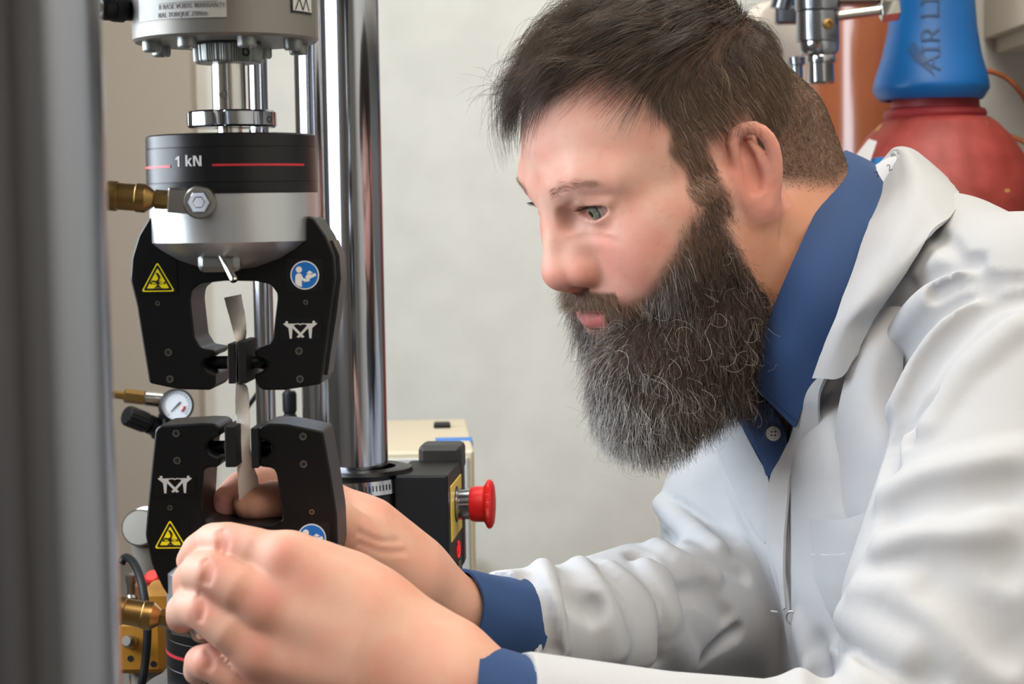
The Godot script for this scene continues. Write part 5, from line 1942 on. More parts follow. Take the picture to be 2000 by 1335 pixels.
class Hair:
	var v := PackedVector3Array()
	var n := PackedVector3Array()
	var c := PackedColorArray()
	var id := PackedInt32Array()
	func strand(pts: PackedVector3Array, r0: float, r1: float, col0: Color, col1: Color):
		var k := pts.size()
		var base := v.size()
		var d := (pts[1] - pts[0]).normalized()
		var u := d.cross(Vector3(0.3, 0.2, 1)).normalized()
		for i in k:
			d = (pts[mini(i + 1, k - 1)] - pts[maxi(i - 1, 0)]).normalized()
			u = (u - d * u.dot(d)).normalized()
			var w := d.cross(u)
			var t := float(i) / (k - 1)
			var r := lerpf(r0, r1, t)
			var col := col0.lerp(col1, t)
			for j in 3:
				var a := u if j == 0 else (u * -0.5 + w * (0.866 if j == 1 else -0.866))
				v.append(pts[i] + a * r)
				n.append(a)
				c.append(col)
		for i in k - 1:
			for j in 3:
				var a := base + i * 3 + j
				var b := base + i * 3 + (j + 1) % 3
				id.append_array(PackedInt32Array([a, b + 3, b, a, a + 3, b + 3]))
	func mesh(xf: Transform3D) -> ArrayMesh:
		for i in v.size():
			v[i] = xf * (v[i] * 0.001)
			n[i] = xf.basis * n[i]
		var a := []
		a.resize(Mesh.ARRAY_MAX)
		a[Mesh.ARRAY_VERTEX] = v
		a[Mesh.ARRAY_NORMAL] = n
		a[Mesh.ARRAY_COLOR] = c
		a[Mesh.ARRAY_INDEX] = id
		var m := ArrayMesh.new()
		m.add_surface_from_arrays(Mesh.PRIMITIVE_TRIANGLES, a)
		return m

func cloth_sheet(rows: Array, thick: float, nu := 6, wave := 0.0, fr := 40.0) -> Soup:
	# rows of [px, py, depth in mm] points -> a smooth sheet of cloth with a thickness (mm)
	var lines := []
	for r in rows:
		var l := []
		for q in r: l.append(mm(q[0], q[1], q[2]))
		lines.append(spline(l, nu))
	var n: int = lines[0].size()
	var cols := []
	for j in n:
		var l := []
		for i in lines.size(): l.append(lines[i][j])
		cols.append(spline(l, nu))
	var m: int = cols[0].size()
	var P := func(i: int, j: int) -> Vector3: return cols[clampi(j, 0, n - 1)][clampi(i, 0, m - 1)]
	var no := FastNoiseLite.new()
	no.seed = 12
	no.frequency = 1.0 / fr
	var front := []
	for i in m:
		var f := PackedVector3Array()
		var b := PackedVector3Array()
		for j in n:
			var p: Vector3 = P.call(i, j)
			var du: Vector3 = P.call(i, j + 1) - P.call(i, j - 1)
			var dv: Vector3 = P.call(i + 1, j) - P.call(i - 1, j)
			var nn := du.cross(dv).normalized()
			if nn.z < 0.0: nn = -nn
			var w := wave * no.get_noise_3dv(p)
			f.append(cam_xf * ((p + nn * (thick * 0.5 + w)) * 0.001))
			b.append(cam_xf * ((p - nn * (thick * 0.5 - w)) * 0.001))
		b.reverse()
		f.append_array(b)
		front.append(f)
	var s := Soup.new(Transform3D.IDENTITY, 60)
	s.grid(front, true)
	for r in [front[0], front[m - 1]]:
		for j in n - 1: s.quad(r[j], r[j + 1], r[2 * n - 2 - j], r[2 * n - 1 - j])
	# close and turn outwards by the front rows
	s.centre_out(0)
	return s

func seam(px: Array, r: float, lift := 0.0) -> Soup:
	var pts := []
	for q in px: pts.append(cam_xf * (mm(q[0], q[1], q[2] - lift) * 0.001))
	var s := Soup.new()
	s.tube(spline(pts, 5), r * 0.001, 8)
	return s

func cuff(pts: Array, r0: float, r1: float, th: float) -> Soup:
	var c := []
	for q in pts: c.append(cam_xf * (mm(q[0], q[1], q[2]) * 0.001))
	c = spline(c, 5)
	var s := Soup.new(Transform3D.IDENTITY, 50)
	var rows := []
	var n := c.size()
	var d0: Vector3 = (c[1] - c[0]).normalized()
	var up := (cam_xf.basis.y - d0 * d0.dot(cam_xf.basis.y)).normalized()
	for ring in 2:
		for k in n:
			var i := k if ring == 0 else n - 1 - k
			var d: Vector3 = (c[mini(i + 1, n - 1)] - c[maxi(i - 1, 0)]).normalized()
			up = (up - d * up.dot(d)).normalized()
			var w := d.cross(up)
			var row := PackedVector3Array()
			var r := (lerpf(r0, r1, float(i) / (n - 1)) - ring * th) * 0.001
			for j in 64:
				var a := TAU * j / 64
				var rr := r * (1.0 + 0.012 * sin(a * 3.0 + i * 0.5) + 0.008 * sin(a * 7.0 - i * 0.3))
				row.append(c[i] + (up * cos(a) + w * sin(a)) * rr)
			rows.append(row)
	rows.append(rows[0])
	s.grid(rows, true)
	s.centre_out(0)
	return s

func weights(parts: Array, want) -> Array:
	# cumulative area of the triangles times the wish at their middle, for picking roots
	var v: PackedVector3Array = parts[0]
	var id: PackedInt32Array = parts[2]
	var cum := PackedFloat32Array()
	var tri := PackedInt32Array()
	var tot := 0.0
	for i in range(0, id.size(), 3):
		var a := v[id[i]]
		var m := (a + v[id[i + 1]] + v[id[i + 2]]) / 3.0
		var w: float = want.call(m)
		if w <= 0.0: continue
		tot += w * (v[id[i + 1]] - a).cross(v[id[i + 2]] - a).length()
		cum.append(tot)
		tri.append(i)
	return [cum, tri, tot]

func pick(parts: Array, w: Array, rng: RandomNumberGenerator) -> Array:
	var i: int = w[1][mini(w[0].bsearch(rng.randf() * w[2]), w[1].size() - 1)]
	var id: PackedInt32Array = parts[2]
	var a := rng.randf()
	var b := rng.randf()
	if a + b > 1.0:
		a = 1.0 - a
		b = 1.0 - b
	var v: PackedVector3Array = parts[0]
	var n: PackedVector3Array = parts[1]
	var p := v[id[i]] * (1 - a - b) + v[id[i + 1]] * a + v[id[i + 2]] * b
	return [p, (n[id[i]] * (1 - a - b) + n[id[i + 1]] * a + n[id[i + 2]] * b).normalized()]

func build_person():
	HX = Transform3D(Basis.from_euler(Vector3(deg_to_rad(HEAD_TURN.x), deg_to_rad(HEAD_TURN.y), deg_to_rad(HEAD_TURN.z))), HEAD_AT)
	mottle.seed = 3
	mottle.frequency = 0.03
	mottle.fractal_octaves = 4
	fleck.seed = 9
	fleck.frequency = 0.16
	fleck.fractal_octaves = 1
	var base := W(1850, 1300, 1.33)
	var man := thing("person", "bearded person in a white lab coat and blue shirt, leaning towards the grips", "person", Vector3(base.x, 0, base.z))
	for q in [[560, 1080, 935], [523, 1168, 930], [507, 1268, 932], [442, 1058, 949], [412, 1112, 934], [396, 1186, 937], [405, 1290, 943]]: knuckles.append(mm(q[0], q[1], q[2]))
	for q in [[346, 1180, 972], [432, 990, 1041]]: nails.append(mm(q[0], q[1], q[2]))
	var skin := mat("skin", Color.WHITE, 0.52, 0.0, {"vertex_color_use_as_albedo": true, "subsurf_scatter_enabled": true, "subsurf_scatter_strength": 0.12, "metallic_specular": 0.36})
	skin.heightmap_enabled = true
	skin.heightmap_texture = noise_tex(0.11, Color.BLACK, Color.WHITE, 21, 3, 512, true)
	skin.heightmap_scale = 0.012
	skin.uv1_triplanar = true
	skin.uv1_scale = Vector3(26, 26, 26)
	var s := Sdf.new()
	read_sdf(HEAD_FORM, s)
	var head := s.mesh(HX * Vector3.ZERO + Vector3(-170, -290, -190), HX * Vector3.ZERO + Vector3(150, 160, 170), 1.9)
	var sh := Sdf.new()
	read_sdf(HANDS_FORM, sh)
	read_folds(CREASES_FORM, sh)
	var hands := sh.mesh(Vector3(-185, -210, -1190), Vector3(40, -50, -900), 1.9)
	var sb := Sdf.new()
	read_sdf(BODY_FORM, sb)
	var core := sb.mesh(Vector3(-40, -560, -1560), Vector3(420, 60, -860), 9.0)
	var hm := to_mesh([head], head_colour)
	var tm := to_mesh([hands], hand_colour)
	var bm := to_mesh([core], hand_colour)
	var st := SurfaceTool.new()
	for q in [hm, tm, bm]: st.append_from(q, 0, Transform3D.IDENTITY)
	part("body", st.commit(), skin, man)
	build_eyes(man)
	build_clothes(man, s)
	build_hair(man, head, s)
	build_beard(man, head, s)

func build_eyes(man):
	var em := mat("eye_white_iris", Color.WHITE, 0.12, 0.0, {"vertex_color_use_as_albedo": true, "clearcoat_enabled": true, "clearcoat": 1.0, "clearcoat_roughness": 0.03})
	for sg in [1.0, -1.0]:
		var c := HX * Vector3(34.5 * sg, 19.3, 77.8)
		var look := (mm(560, 900, 1060) - c).normalized()
		if sg > 0: look = (HX.basis * Vector3(0.10, -0.08, 1.0)).normalized()
		var t := along(c, c + look)
		var m := ArrayMesh.new()
		var v := PackedVector3Array()
		var n := PackedVector3Array()
		var cc := PackedColorArray()
		var id := PackedInt32Array()
		var R := 12.7
		for i in 61:
			var th := PI * i / 60.0
			for j in 49:
				var a := TAU * j / 48.0
				var d := Vector3(sin(th) * cos(a), cos(th), sin(th) * sin(a))
				var deg := rad_to_deg(th)
				var r := R + 0.55 * smoothstep(31.0, 12.0, deg)
				v.append(cam_xf * ((t * (d * r)) * 0.001))
				n.append(cam_xf.basis * (t.basis * d))
				var col := Color(0.64, 0.585, 0.56)
				if deg < 33.0:
					col = Color(0.35, 0.36, 0.33).lerp(Color(0.46, 0.46, 0.41), 0.5 + 0.5 * sin(a * 17.0 + sin(a * 5.0) * 2.0))
					if deg > 29.0: col = Color(0.20, 0.22, 0.20)
					if deg < 14.0: col = Color(0.46, 0.42, 0.31)
					if deg < 9.5: col = Color(0.015, 0.015, 0.015)
				elif deg > 45.0: col = Color(0.80, 0.66, 0.63)
				cc.append(lin(col))
		for i in 60:
			for j in 48:
				var a := i * 49 + j
				id.append_array(PackedInt32Array([a, a + 49, a + 1, a + 1, a + 49, a + 50]))
		var ar := []
		ar.resize(Mesh.ARRAY_MAX)
		ar[Mesh.ARRAY_VERTEX] = v
		ar[Mesh.ARRAY_NORMAL] = n
		ar[Mesh.ARRAY_COLOR] = cc
		ar[Mesh.ARRAY_INDEX] = id
		m.add_surface_from_arrays(Mesh.PRIMITIVE_TRIANGLES, ar)
		part("eye", m, em, man)

func build_clothes(man, s_head: Sdf):
	var white := mat("coat_cotton", Color(0.69, 0.695, 0.705), 0.92, 0.0, {"rim_enabled": true, "rim": 0.12, "rim_tint": 0.2})
	white.heightmap_enabled = true
	white.heightmap_texture = noise_tex(0.22, Color.BLACK, Color.WHITE, 17, 2, 512, true)
	white.heightmap_scale = 0.012
	white.uv1_triplanar = true
	white.uv1_scale = Vector3(14, 14, 14)
	var blue := mat("shirt_blue", Color(0.13, 0.245, 0.415), 0.85, 0.0, {"rim_enabled": true, "rim": 0.2, "rim_tint": 0.6})
	blue.heightmap_enabled = true
	blue.heightmap_texture = white.heightmap_texture
	blue.heightmap_scale = 0.01
	blue.uv1_triplanar = true
	blue.uv1_scale = Vector3(16, 16, 16)
	var c := Sdf.new()
	read_sdf(COAT_FORM, c)
	read_folds(FOLDS_FORM, c)
	var cm := c.mesh(Vector3(-60, -420, -1600), Vector3(470, 150, -900), 3.4)
	var low := Sdf.new()
	read_sdf(LOWER_FORM, low)
	var lm := low.mesh(Vector3(80, -900, -1620), Vector3(520, -260, -1050), 14.0)
	var coat := part("lab_coat", to_mesh([cm]), white, man)
	part("coat_skirt", to_mesh([lm]), white, coat)
	var tr := Sdf.new()
	var floor_y := -cam_xf.origin.y * 1000.0
	var inv := cam_xf.affine_inverse()
	for x in [-70.0, 110.0]:
		var f := Vector3(man.position.x + x * 0.001, 0.05, man.position.z - x * 0.0004)
		tr.add_chain(false, 10.0, PackedVector3Array([inv * (f + Vector3(0, 0.80, 0)) * 1000.0, inv * (f + Vector3(0, 0.45, 0)) * 1000.0, inv * f * 1000.0]), PackedFloat32Array([95, 72, 58]))
	var tm := tr.mesh(Vector3(-50, floor_y - 260, -1700), Vector3(640, -300, -1000), 14.0)
	part("trousers", to_mesh([tm]), mat("trouser_grey", Color(0.16, 0.17, 0.20), 0.9), man)
	# shirt: collar, front, cuffs, button
	var collar := part("shirt_collar", cloth_sheet([
		[[1652, 296, 1400], [1700, 318, 1402], [1742, 350, 1404]],
		[[1641, 308, 1330], [1686, 328, 1322], [1726, 362, 1322]],
		[[1601, 398, 1274], [1646, 420, 1262], [1691, 462, 1254]],
		[[1546, 520, 1244], [1592, 552, 1230], [1645, 602, 1226]],
		[[1500, 630, 1254], [1548, 664, 1238], [1608, 700, 1236]],
		[[1474, 690, 1270], [1518, 730, 1253], [1578, 772, 1248]],
		[[1454, 736, 1288], [1498, 778, 1270], [1553, 834, 1260]]], 2.4, 6), blue, man)
	part("collar_seam", seam([[1460, 727, 1283], [1500, 768, 1267], [1553, 818, 1258]], 0.5, 1.5), mat("shirt_seam", Color(0.09, 0.2, 0.40), 0.9), collar)
	part("shirt_front", cloth_sheet([
		[[1385, 760, 1372], [1432, 742, 1335], [1500, 745, 1310], [1575, 790, 1300]],
		[[1412, 785, 1362], [1450, 780, 1332], [1508, 800, 1306], [1578, 840, 1292]],
		[[1440, 830, 1352], [1470, 832, 1330], [1520, 850, 1305], [1578, 880, 1292]],
		[[1468, 885, 1342], [1490, 890, 1326], [1525, 900, 1308], [1570, 930, 1296]],
		[[1490, 950, 1332], [1504, 950, 1322], [1525, 955, 1312], [1560, 975, 1302]]], 2.0, 6), blue, man)
	part("shirt_placket", cloth_sheet([
		[[1452, 742, 1312], [1480, 765, 1296], [1512, 800, 1288]],
		[[1448, 770, 1320], [1478, 792, 1302], [1524, 822, 1288]],
		[[1462, 810, 1322], [1494, 828, 1304], [1536, 850, 1290]],
		[[1480, 870, 1320], [1508, 880, 1306], [1540, 895, 1294]],
		[[1498, 928, 1317], [1512, 930, 1310], [1530, 935, 1304]]], 1.6, 6), blue, man)
	part("collar_stand", cloth_sheet([
		[[1398, 772, 1330], [1428, 752, 1310], [1462, 736, 1294]],
		[[1412, 790, 1336], [1440, 772, 1316], [1468, 760, 1298]],
		[[1440, 806, 1336], [1458, 796, 1318], [1478, 786, 1300]]], 2.0, 6), blue, man)
	var b := Soup.new()
	var bp := cam_xf * (mm(1511, 846, 1291) * 0.001)
	var bt := along(bp, bp + cam_xf.basis * Vector3(-0.35, 0.0, 1.0))
	b.lathe([Vector2(0, -0.001), Vector2(0.0048, -0.001), Vector2(0.0052, 0.0004), Vector2(0.0049, 0.0012), Vector2(0.0040, 0.0013), Vector2(0.0034, 0.0008), Vector2(0, 0.0008)], 32, bt)
	var btn := part("button", b, mat("button_grey", Color(0.63, 0.62, 0.62), 0.3), man)
	b = Soup.new()
	for q in [Vector2(1, 1), Vector2(-1, 1), Vector2(1, -1), Vector2(-1, -1)]:
		b.lathe([Vector2(0, 0.0009), Vector2(0.0007, 0.0009), Vector2(0.0006, 0.00105), Vector2(0, 0.00105)], 8, bt * Transform3D(Basis.IDENTITY, Vector3(q.x * 0.0012, 0, q.y * 0.0012)))
	part("button_holes", b, M["dark_hole"], btn)
	part("shirt_cuff", cuff([[900, 1384, 938], [960, 1396, 941], [1020, 1408, 946], [1070, 1418, 949]], 34.0, 31.5, 2.0), blue, man)
	part("shirt_cuff", cuff([[882, 1200, 1147], [930, 1210, 1161], [975, 1218, 1174], [998, 1222, 1182]], 28.5, 30.5, 1.8), blue, man)
	# coat collar, lapels, front edges, pocket
	var wave := 1.2
	part("coat_collar", cloth_sheet([
		[[1712, 330, 1392], [1730, 308, 1400], [1752, 290, 1402], [1790, 300, 1404], [1850, 350, 1400]],
		[[1726, 361, 1324], [1752, 320, 1322], [1772, 300, 1318], [1806, 326, 1300], [1872, 384, 1268]],
		[[1708, 410, 1288], [1752, 380, 1262], [1785, 372, 1242], [1820, 392, 1228], [1856, 424, 1216]],
		[[1690, 463, 1248], [1728, 450, 1224], [1756, 458, 1206], [1788, 476, 1196], [1818, 456, 1196]],
		[[1641, 603, 1214], [1672, 580, 1202], [1700, 572, 1192], [1728, 566, 1190], [1758, 546, 1194]],
		[[1612, 672, 1216], [1634, 660, 1208], [1656, 646, 1204], [1682, 640, 1204], [1706, 622, 1206]],
		[[1588, 738, 1226], [1612, 738, 1219], [1634, 738, 1216], [1652, 726, 1214], [1674, 690, 1210]]], 2.2, 6, wave, 45.0), white, coat)
	part("collar_lining", cloth_sheet([
		[[1690, 338, 1380], [1730, 312, 1385], [1766, 296, 1390]],
		[[1700, 345, 1340], [1735, 320, 1336], [1768, 300, 1330]],
		[[1722, 368, 1322], [1745, 350, 1322], [1766, 322, 1322]]], 1.5, 5), mat("coat_lining", Color(0.80, 0.81, 0.84), 0.9), coat)
	var tg := Soup.new()
	for q in [[1714, 352, "7"], [1738, 338, "2"]]:
		var tp := cam_xf * (mm(q[0], q[1], 1318) * 0.001)
		tg.add_mesh(text_mesh(q[2], 0.0042, 0.0003), Transform3D(cam_xf.basis * Basis(Vector3.BACK, 0.5), tp))
	part("size_print", tg, M["black_print"], coat)
	part("lapel", cloth_sheet([
		[[1562, 770, 1262], [1588, 742, 1246], [1625, 715, 1236]],
		[[1556, 800, 1262], [1580, 775, 1244], [1604, 758, 1232]],
		[[1549, 842, 1270], [1572, 815, 1254], [1599, 800, 1240]],
		[[1528, 890, 1288], [1560, 868, 1268], [1597, 856, 1254]],
		[[1506, 932, 1304], [1526, 925, 1292], [1550, 915, 1282]],
		[[1500, 1000, 1300], [1518, 990, 1292], [1540, 975, 1284]],
		[[1508, 1070, 1296], [1520, 1060, 1290], [1533, 1050, 1284]],
		[[1522, 1130, 1290], [1526, 1125, 1287], [1531, 1120, 1284]],
		[[1531, 1190, 1286], [1533, 1188, 1285], [1536, 1186, 1284]]], 2.2, 6, 0.8, 30.0), white, coat)
	part("front_panel", cloth_sheet([
		[[1590, 680, 1272], [1640, 680, 1272], [1690, 680, 1262], [1730, 680, 1246]],
		[[1578, 745, 1286], [1640, 738, 1288], [1690, 738, 1274], [1730, 740, 1254]],
		[[1555, 840, 1306], [1600, 840, 1300], [1650, 840, 1282], [1720, 840, 1240]],
		[[1506, 945, 1332], [1560, 940, 1312], [1640, 920, 1278], [1720, 900, 1236]],
		[[1499, 1010, 1318], [1560, 1000, 1288], [1640, 980, 1256], [1730, 960, 1206]],
		[[1505, 1090, 1310], [1570, 1090, 1272], [1640, 1080, 1232], [1730, 1060, 1190]],
		[[1528, 1190, 1298], [1580, 1190, 1266], [1640, 1180, 1230], [1720, 1160, 1195]],
		[[1540, 1270, 1292], [1590, 1270, 1262], [1650, 1260, 1230], [1720, 1250, 1200]],
		[[1550, 1370, 1290], [1600, 1370, 1262], [1660, 1370, 1232], [1720, 1370, 1205]],
		[[1556, 1500, 1290], [1610, 1500, 1262], [1670, 1500, 1232], [1730, 1500, 1205]]], 2.0, 6, 2.6, 60.0), white, coat)
	part("lapel", cloth_sheet([
		[[1392, 792, 1370], [1412, 800, 1362], [1436, 800, 1350]],
		[[1396, 850, 1368], [1424, 850, 1356], [1456, 842, 1342]],
		[[1412, 905, 1362], [1446, 900, 1346], [1482, 892, 1330]],
		[[1440, 965, 1352], [1470, 950, 1336], [1503, 934, 1318]],
		[[1470, 1020, 1338], [1488, 1010, 1328], [1506, 1000, 1316]],
		[[1496, 1060, 1326], [1503, 1050, 1320], [1512, 1040, 1314]]], 2.2, 6, 0.8, 30.0), white, coat)
	part("front_panel", cloth_sheet([
		[[1380, 790, 1406], [1420, 850, 1368], [1450, 930, 1350], [1510, 960, 1330]],
		[[1412, 930, 1386], [1440, 980, 1358], [1475, 1020, 1340], [1520, 1040, 1322]],
		[[1440, 1040, 1372], [1470, 1060, 1345], [1500, 1090, 1326], [1540, 1110, 1305]],
		[[1474, 1150, 1360], [1500, 1160, 1334], [1530, 1170, 1315], [1560, 1180, 1300]],
		[[1496, 1260, 1355], [1520, 1260, 1330], [1545, 1260, 1312], [1580, 1260, 1298]],
		[[1510, 1360, 1352], [1535, 1360, 1328], [1560, 1360, 1310], [1590, 1360, 1296]],
		[[1520, 1500, 1350], [1545, 1500, 1328], [1570, 1500, 1310], [1600, 1500, 1296]]], 2.2, 6, 1.5, 40.0), white, coat)
	part("chest_fold", cloth_sheet([
		[[1690, 610, 1226], [1710, 610, 1220], [1735, 600, 1216], [1775, 600, 1214]],
		[[1676, 668, 1218], [1700, 670, 1208], [1727, 670, 1204], [1766, 670, 1206]],
		[[1656, 730, 1222], [1684, 730, 1207], [1715, 740, 1200], [1760, 760, 1206]],
		[[1639, 800, 1228], [1668, 800, 1209], [1704, 805, 1197], [1755, 830, 1192]],
		[[1632, 870, 1234], [1660, 870, 1214], [1700, 872, 1195], [1745, 890, 1176]],
		[[1634, 940, 1234], [1660, 942, 1216], [1695, 944, 1196], [1742, 940, 1172]],
		[[1640, 1004, 1230], [1662, 1010, 1215], [1695, 1000, 1196], [1740, 980, 1172]],
		[[1650, 1060, 1226], [1668, 1060, 1214], [1698, 1050, 1196], [1740, 1030, 1175]]], 2.0, 6, 1.2, 50.0), white, coat)
	part("pocket", cloth_sheet([
		[[1584, 1012, 1250], [1640, 1014, 1208], [1690, 1000, 1184], [1740, 966, 1158]],
		[[1586, 1085, 1250], [1640, 1084, 1208], [1690, 1070, 1184], [1740, 1040, 1162]],
		[[1590, 1160, 1249], [1640, 1160, 1211], [1690, 1150, 1188], [1740, 1130, 1168]],
		[[1598, 1240, 1252], [1645, 1240, 1222], [1690, 1235, 1203], [1740, 1225, 1185]],
		[[1606, 1320, 1250], [1650, 1322, 1222], [1695, 1320, 1203], [1740, 1310, 1185]]], 1.6, 6, 1.6, 40.0), white, coat)
	part("stitching", seam([[1584, 1082, 1250], [1640, 1082, 1208], [1690, 1068, 1184], [1736, 1038, 1162]], 0.35, 1.2), M["coat_lining"], coat)
	part("stitching", seam([[1592, 1016, 1246], [1594, 1085, 1246], [1598, 1160, 1245], [1605, 1240, 1246]], 0.35, 1.2), M["coat_lining"], coat)
	var sp := cam_xf * (mm(1548, 1205, 1276) * 0.001)
	var sn := Soup.new()
	var st := along(sp, sp + cam_xf.basis * Vector3(-0.55, 0.05, 0.8))
	var ring := []
	for k in 25: ring.append(st * Vector3(0.0042 * cos(TAU * k / 24), 0.0006, 0.0042 * sin(TAU * k / 24)))
	sn.tube(ring, 0.0006, 8, false)
	part("snap_ring", sn, M["steel"], coat)
	for q in [[[1506, 1193, 1304], [1518, 1194, 1298]], [[1566, 1212, 1270], [1575, 1214, 1265]]]:
		part("bar_tack", seam([q[0], q[1]], 0.6, 2.0), M["coat_lining"], coat)
	var pen := Soup.new()
	for q in [[[1409, 806], [1409, 822], [1408, 834]], [[1415, 808], [1412, 824], [1409, 834]]]:
		var pp := []
		for e in q: pp.append(cam_xf * (mm(e[0], e[1], 1354) * 0.001))
		pen.tube(pp, 0.0005, 6)
	part("blue_loop", pen, blue, coat)

func flow_strand(p: Vector3, n: Vector3, dir: Vector3, length: float, steps: int, bend, rng: RandomNumberGenerator) -> PackedVector3Array:
	var out := PackedVector3Array([p - n * 0.6])
	var d := dir
	var q := p
	for i in steps:
		q += d * (length / steps)
		out.append(q)
		d = bend.call(q, d, float(i + 1) / steps)
	return out

func build_hair(man, head: Array, s: Sdf):
	var rng := RandomNumberGenerator.new()
	rng.seed = 77
	var hm := mat("hair_brown", Color.WHITE, 0.4, 0.0, {"backlight_enabled": true, "backlight": Color(0.45, 0.43, 0.40), "vertex_color_use_as_albedo": true, "metallic_specular": 0.5})
	var inv := HX.affine_inverse()
	var want := func(m: Vector3) -> float:
		var q: Vector3 = inv * m
		var v := scalp_mask(q)
		if q.x < -40 and q.y < 60 and q.z < 40: v *= 0.15
		return v
	var w := weights(head, want)
	var h := Hair.new()
	var cl := FastNoiseLite.new()
	cl.seed = 5
	cl.frequency = 0.045
	var E0 := Vector3(0, 46, 2)
	var ER := Vector3(77, 85, 98)
	for i in 25000:
		var r := pick(head, w, rng)
		var q: Vector3 = inv * r[0]
		var n: Vector3 = (inv.basis * r[1]).normalized()
		var top := smoothstep(62.0, 104.0, q.y)
		var fwd := Vector3(-0.22, 0.0, 1.0)
		var down := Vector3(0, -1, -0.18)
		if q.z < -60: down = Vector3(0, -1, 0.1)
		var jit := Vector3(rng.randfn(0, 1), rng.randfn(0, 1), rng.randfn(0, 1))
		var clump := Vector3(cl.get_noise_3dv(q), cl.get_noise_3dv(q + Vector3(90, 0, 0)), cl.get_noise_3dv(q + Vector3(0, 90, 0)))
		var flow := (down.lerp(fwd, top) + jit * 0.10 + clump * 0.75 * (0.25 + top)).normalized()
		flow = (flow - n * flow.dot(n)).normalized()
		var len := lerpf(13.0, 52.0, top) * rng.randf_range(0.7, 1.15)
		if q.y < 40: len = lerpf(6.5, 12.0, clampf((q.y + 30) / 70.0, 0, 1)) * rng.randf_range(0.7, 1.2)
		if q.z > 10 and q.y < 45: len = rng.randf_range(8, 14)
		var lift := lerpf(0.42, 0.55, top)
		var hang := 1.0 if q.z > 60 else 0.0
		var lock := cl.get_noise_3dv(Vector3(q.x * 1.7, q.y, q.z * 0.8) + Vector3(300, 0, 0))
		var stay := lerpf(2.6, maxf(2.0, 9.0 + lock * 22.0), top) * rng.randf_range(0.5, 1.15)
		len *= 1.0 + lock * 0.6 * top
		var bend := func(c: Vector3, d: Vector3, t: float) -> Vector3:
			var u := (c - E0) / ER
			var nn := (u / ER).normalized()
			var high := (u.length() - 1.0) * 85.0
			var f2 := down.lerp(fwd, clampf(top - hang * t * 0.55, 0, 1)) + clump * 0.6 * (0.25 + top)
			if c.z > 75: f2 += Vector3(-0.25, -0.28 * t, -0.05)
			f2 = (f2 - nn * f2.dot(nn)).normalized()
			return (d * 0.45 + f2 * 0.55 + nn * clampf((stay - high) * 0.10, -0.45, 0.5) + jit * 0.035).normalized()
		var pts := flow_strand(q, n, (flow + n * lift).normalized(), len, 7 if top > 0.2 else 4, bend, rng)
		for k in pts.size(): pts[k] = HX * pts[k]
		var g := rng.randf()
		var col := Color(0.27, 0.21, 0.165).lerp(Color(0.50, 0.405, 0.315), g * g)
		if top > 0.4: col = Color(0.165, 0.125, 0.10).lerp(Color(0.40, 0.305, 0.23), g * g)
		elif g > 0.955: col = Color(0.80, 0.72, 0.62)
		var rad := lerpf(0.105, 0.135, top)
		h.strand(pts, rad, rad * 0.35, lin(col), lin(col.lightened(0.08)))
	# a few loose hairs in front of the fringe
	for i in 60:
		var q := Vector3(rng.randf_range(-45, 30), 100 + rng.randf_range(-4, 6), rng.randf_range(70, 84))
		var n := ((q - E0) / ER / ER).normalized()
		var jit := Vector3(rng.randfn(0, 1), rng.randfn(0, 1), rng.randfn(0, 1))
		var bend := func(_c: Vector3, d: Vector3, t: float) -> Vector3: return (d + Vector3(-0.15, -0.35 * t, 0.05) + jit * 0.12).normalized()
		var pts := flow_strand(q, n, (n * 0.7 + Vector3(-0.3, 0.1, 0.6) + jit * 0.2).normalized(), rng.randf_range(20, 42), 8, bend, rng)
		for k in pts.size(): pts[k] = HX * pts[k]
		h.strand(pts, 0.09, 0.05, lin(Color(0.16, 0.12, 0.09)), lin(Color(0.22, 0.16, 0.12)))
	var o := part("hair", h.mesh(cam_xf), hm, man)
	o.set_meta("kind", "stuff")
	o.set_meta("label", "short brown hair swept forward on top")
	# eyebrows and lashes
	var b := Hair.new()
	for sg in [1.0, -1.0]:
		for i in 300:
			var t := rng.randf()
			var x := lerpf(13, 50, t)
			var y := 35.0 + 7.0 * sin(t * PI * 0.75) + rng.randfn(0, 1.0) * lerpf(2.4, 1.0, t)
			var p := on_head(s, Vector3(x * sg, y, 150))
			if p == Vector3.INF: continue
			var dir := Vector3(sg * 0.9, lerpf(0.75, -0.25, t), -0.25) + Vector3(rng.randfn(0, 0.2), rng.randfn(0, 0.2), rng.randf_range(0.0, 0.35))
			var q: Vector3 = inv * p
			var bend := func(_c: Vector3, d: Vector3, _t: float) -> Vector3: return (d + Vector3(sg * 0.1, -0.12, -0.14)).normalized()
			var pts := flow_strand(q, Vector3(0, 0, 1), dir.normalized(), rng.randf_range(4, 7.5), 4, bend, rng)
			for k in pts.size(): pts[k] = HX * pts[k]
			var col := Color(0.42, 0.30, 0.23).lerp(Color(0.58, 0.44, 0.35), rng.randf())
			b.strand(pts, 0.06, 0.02, lin(col), lin(col))
	var eb := part("eyebrows", b.mesh(cam_xf), hm, man)
	eb.set_meta("kind", "stuff")
	b = Hair.new()
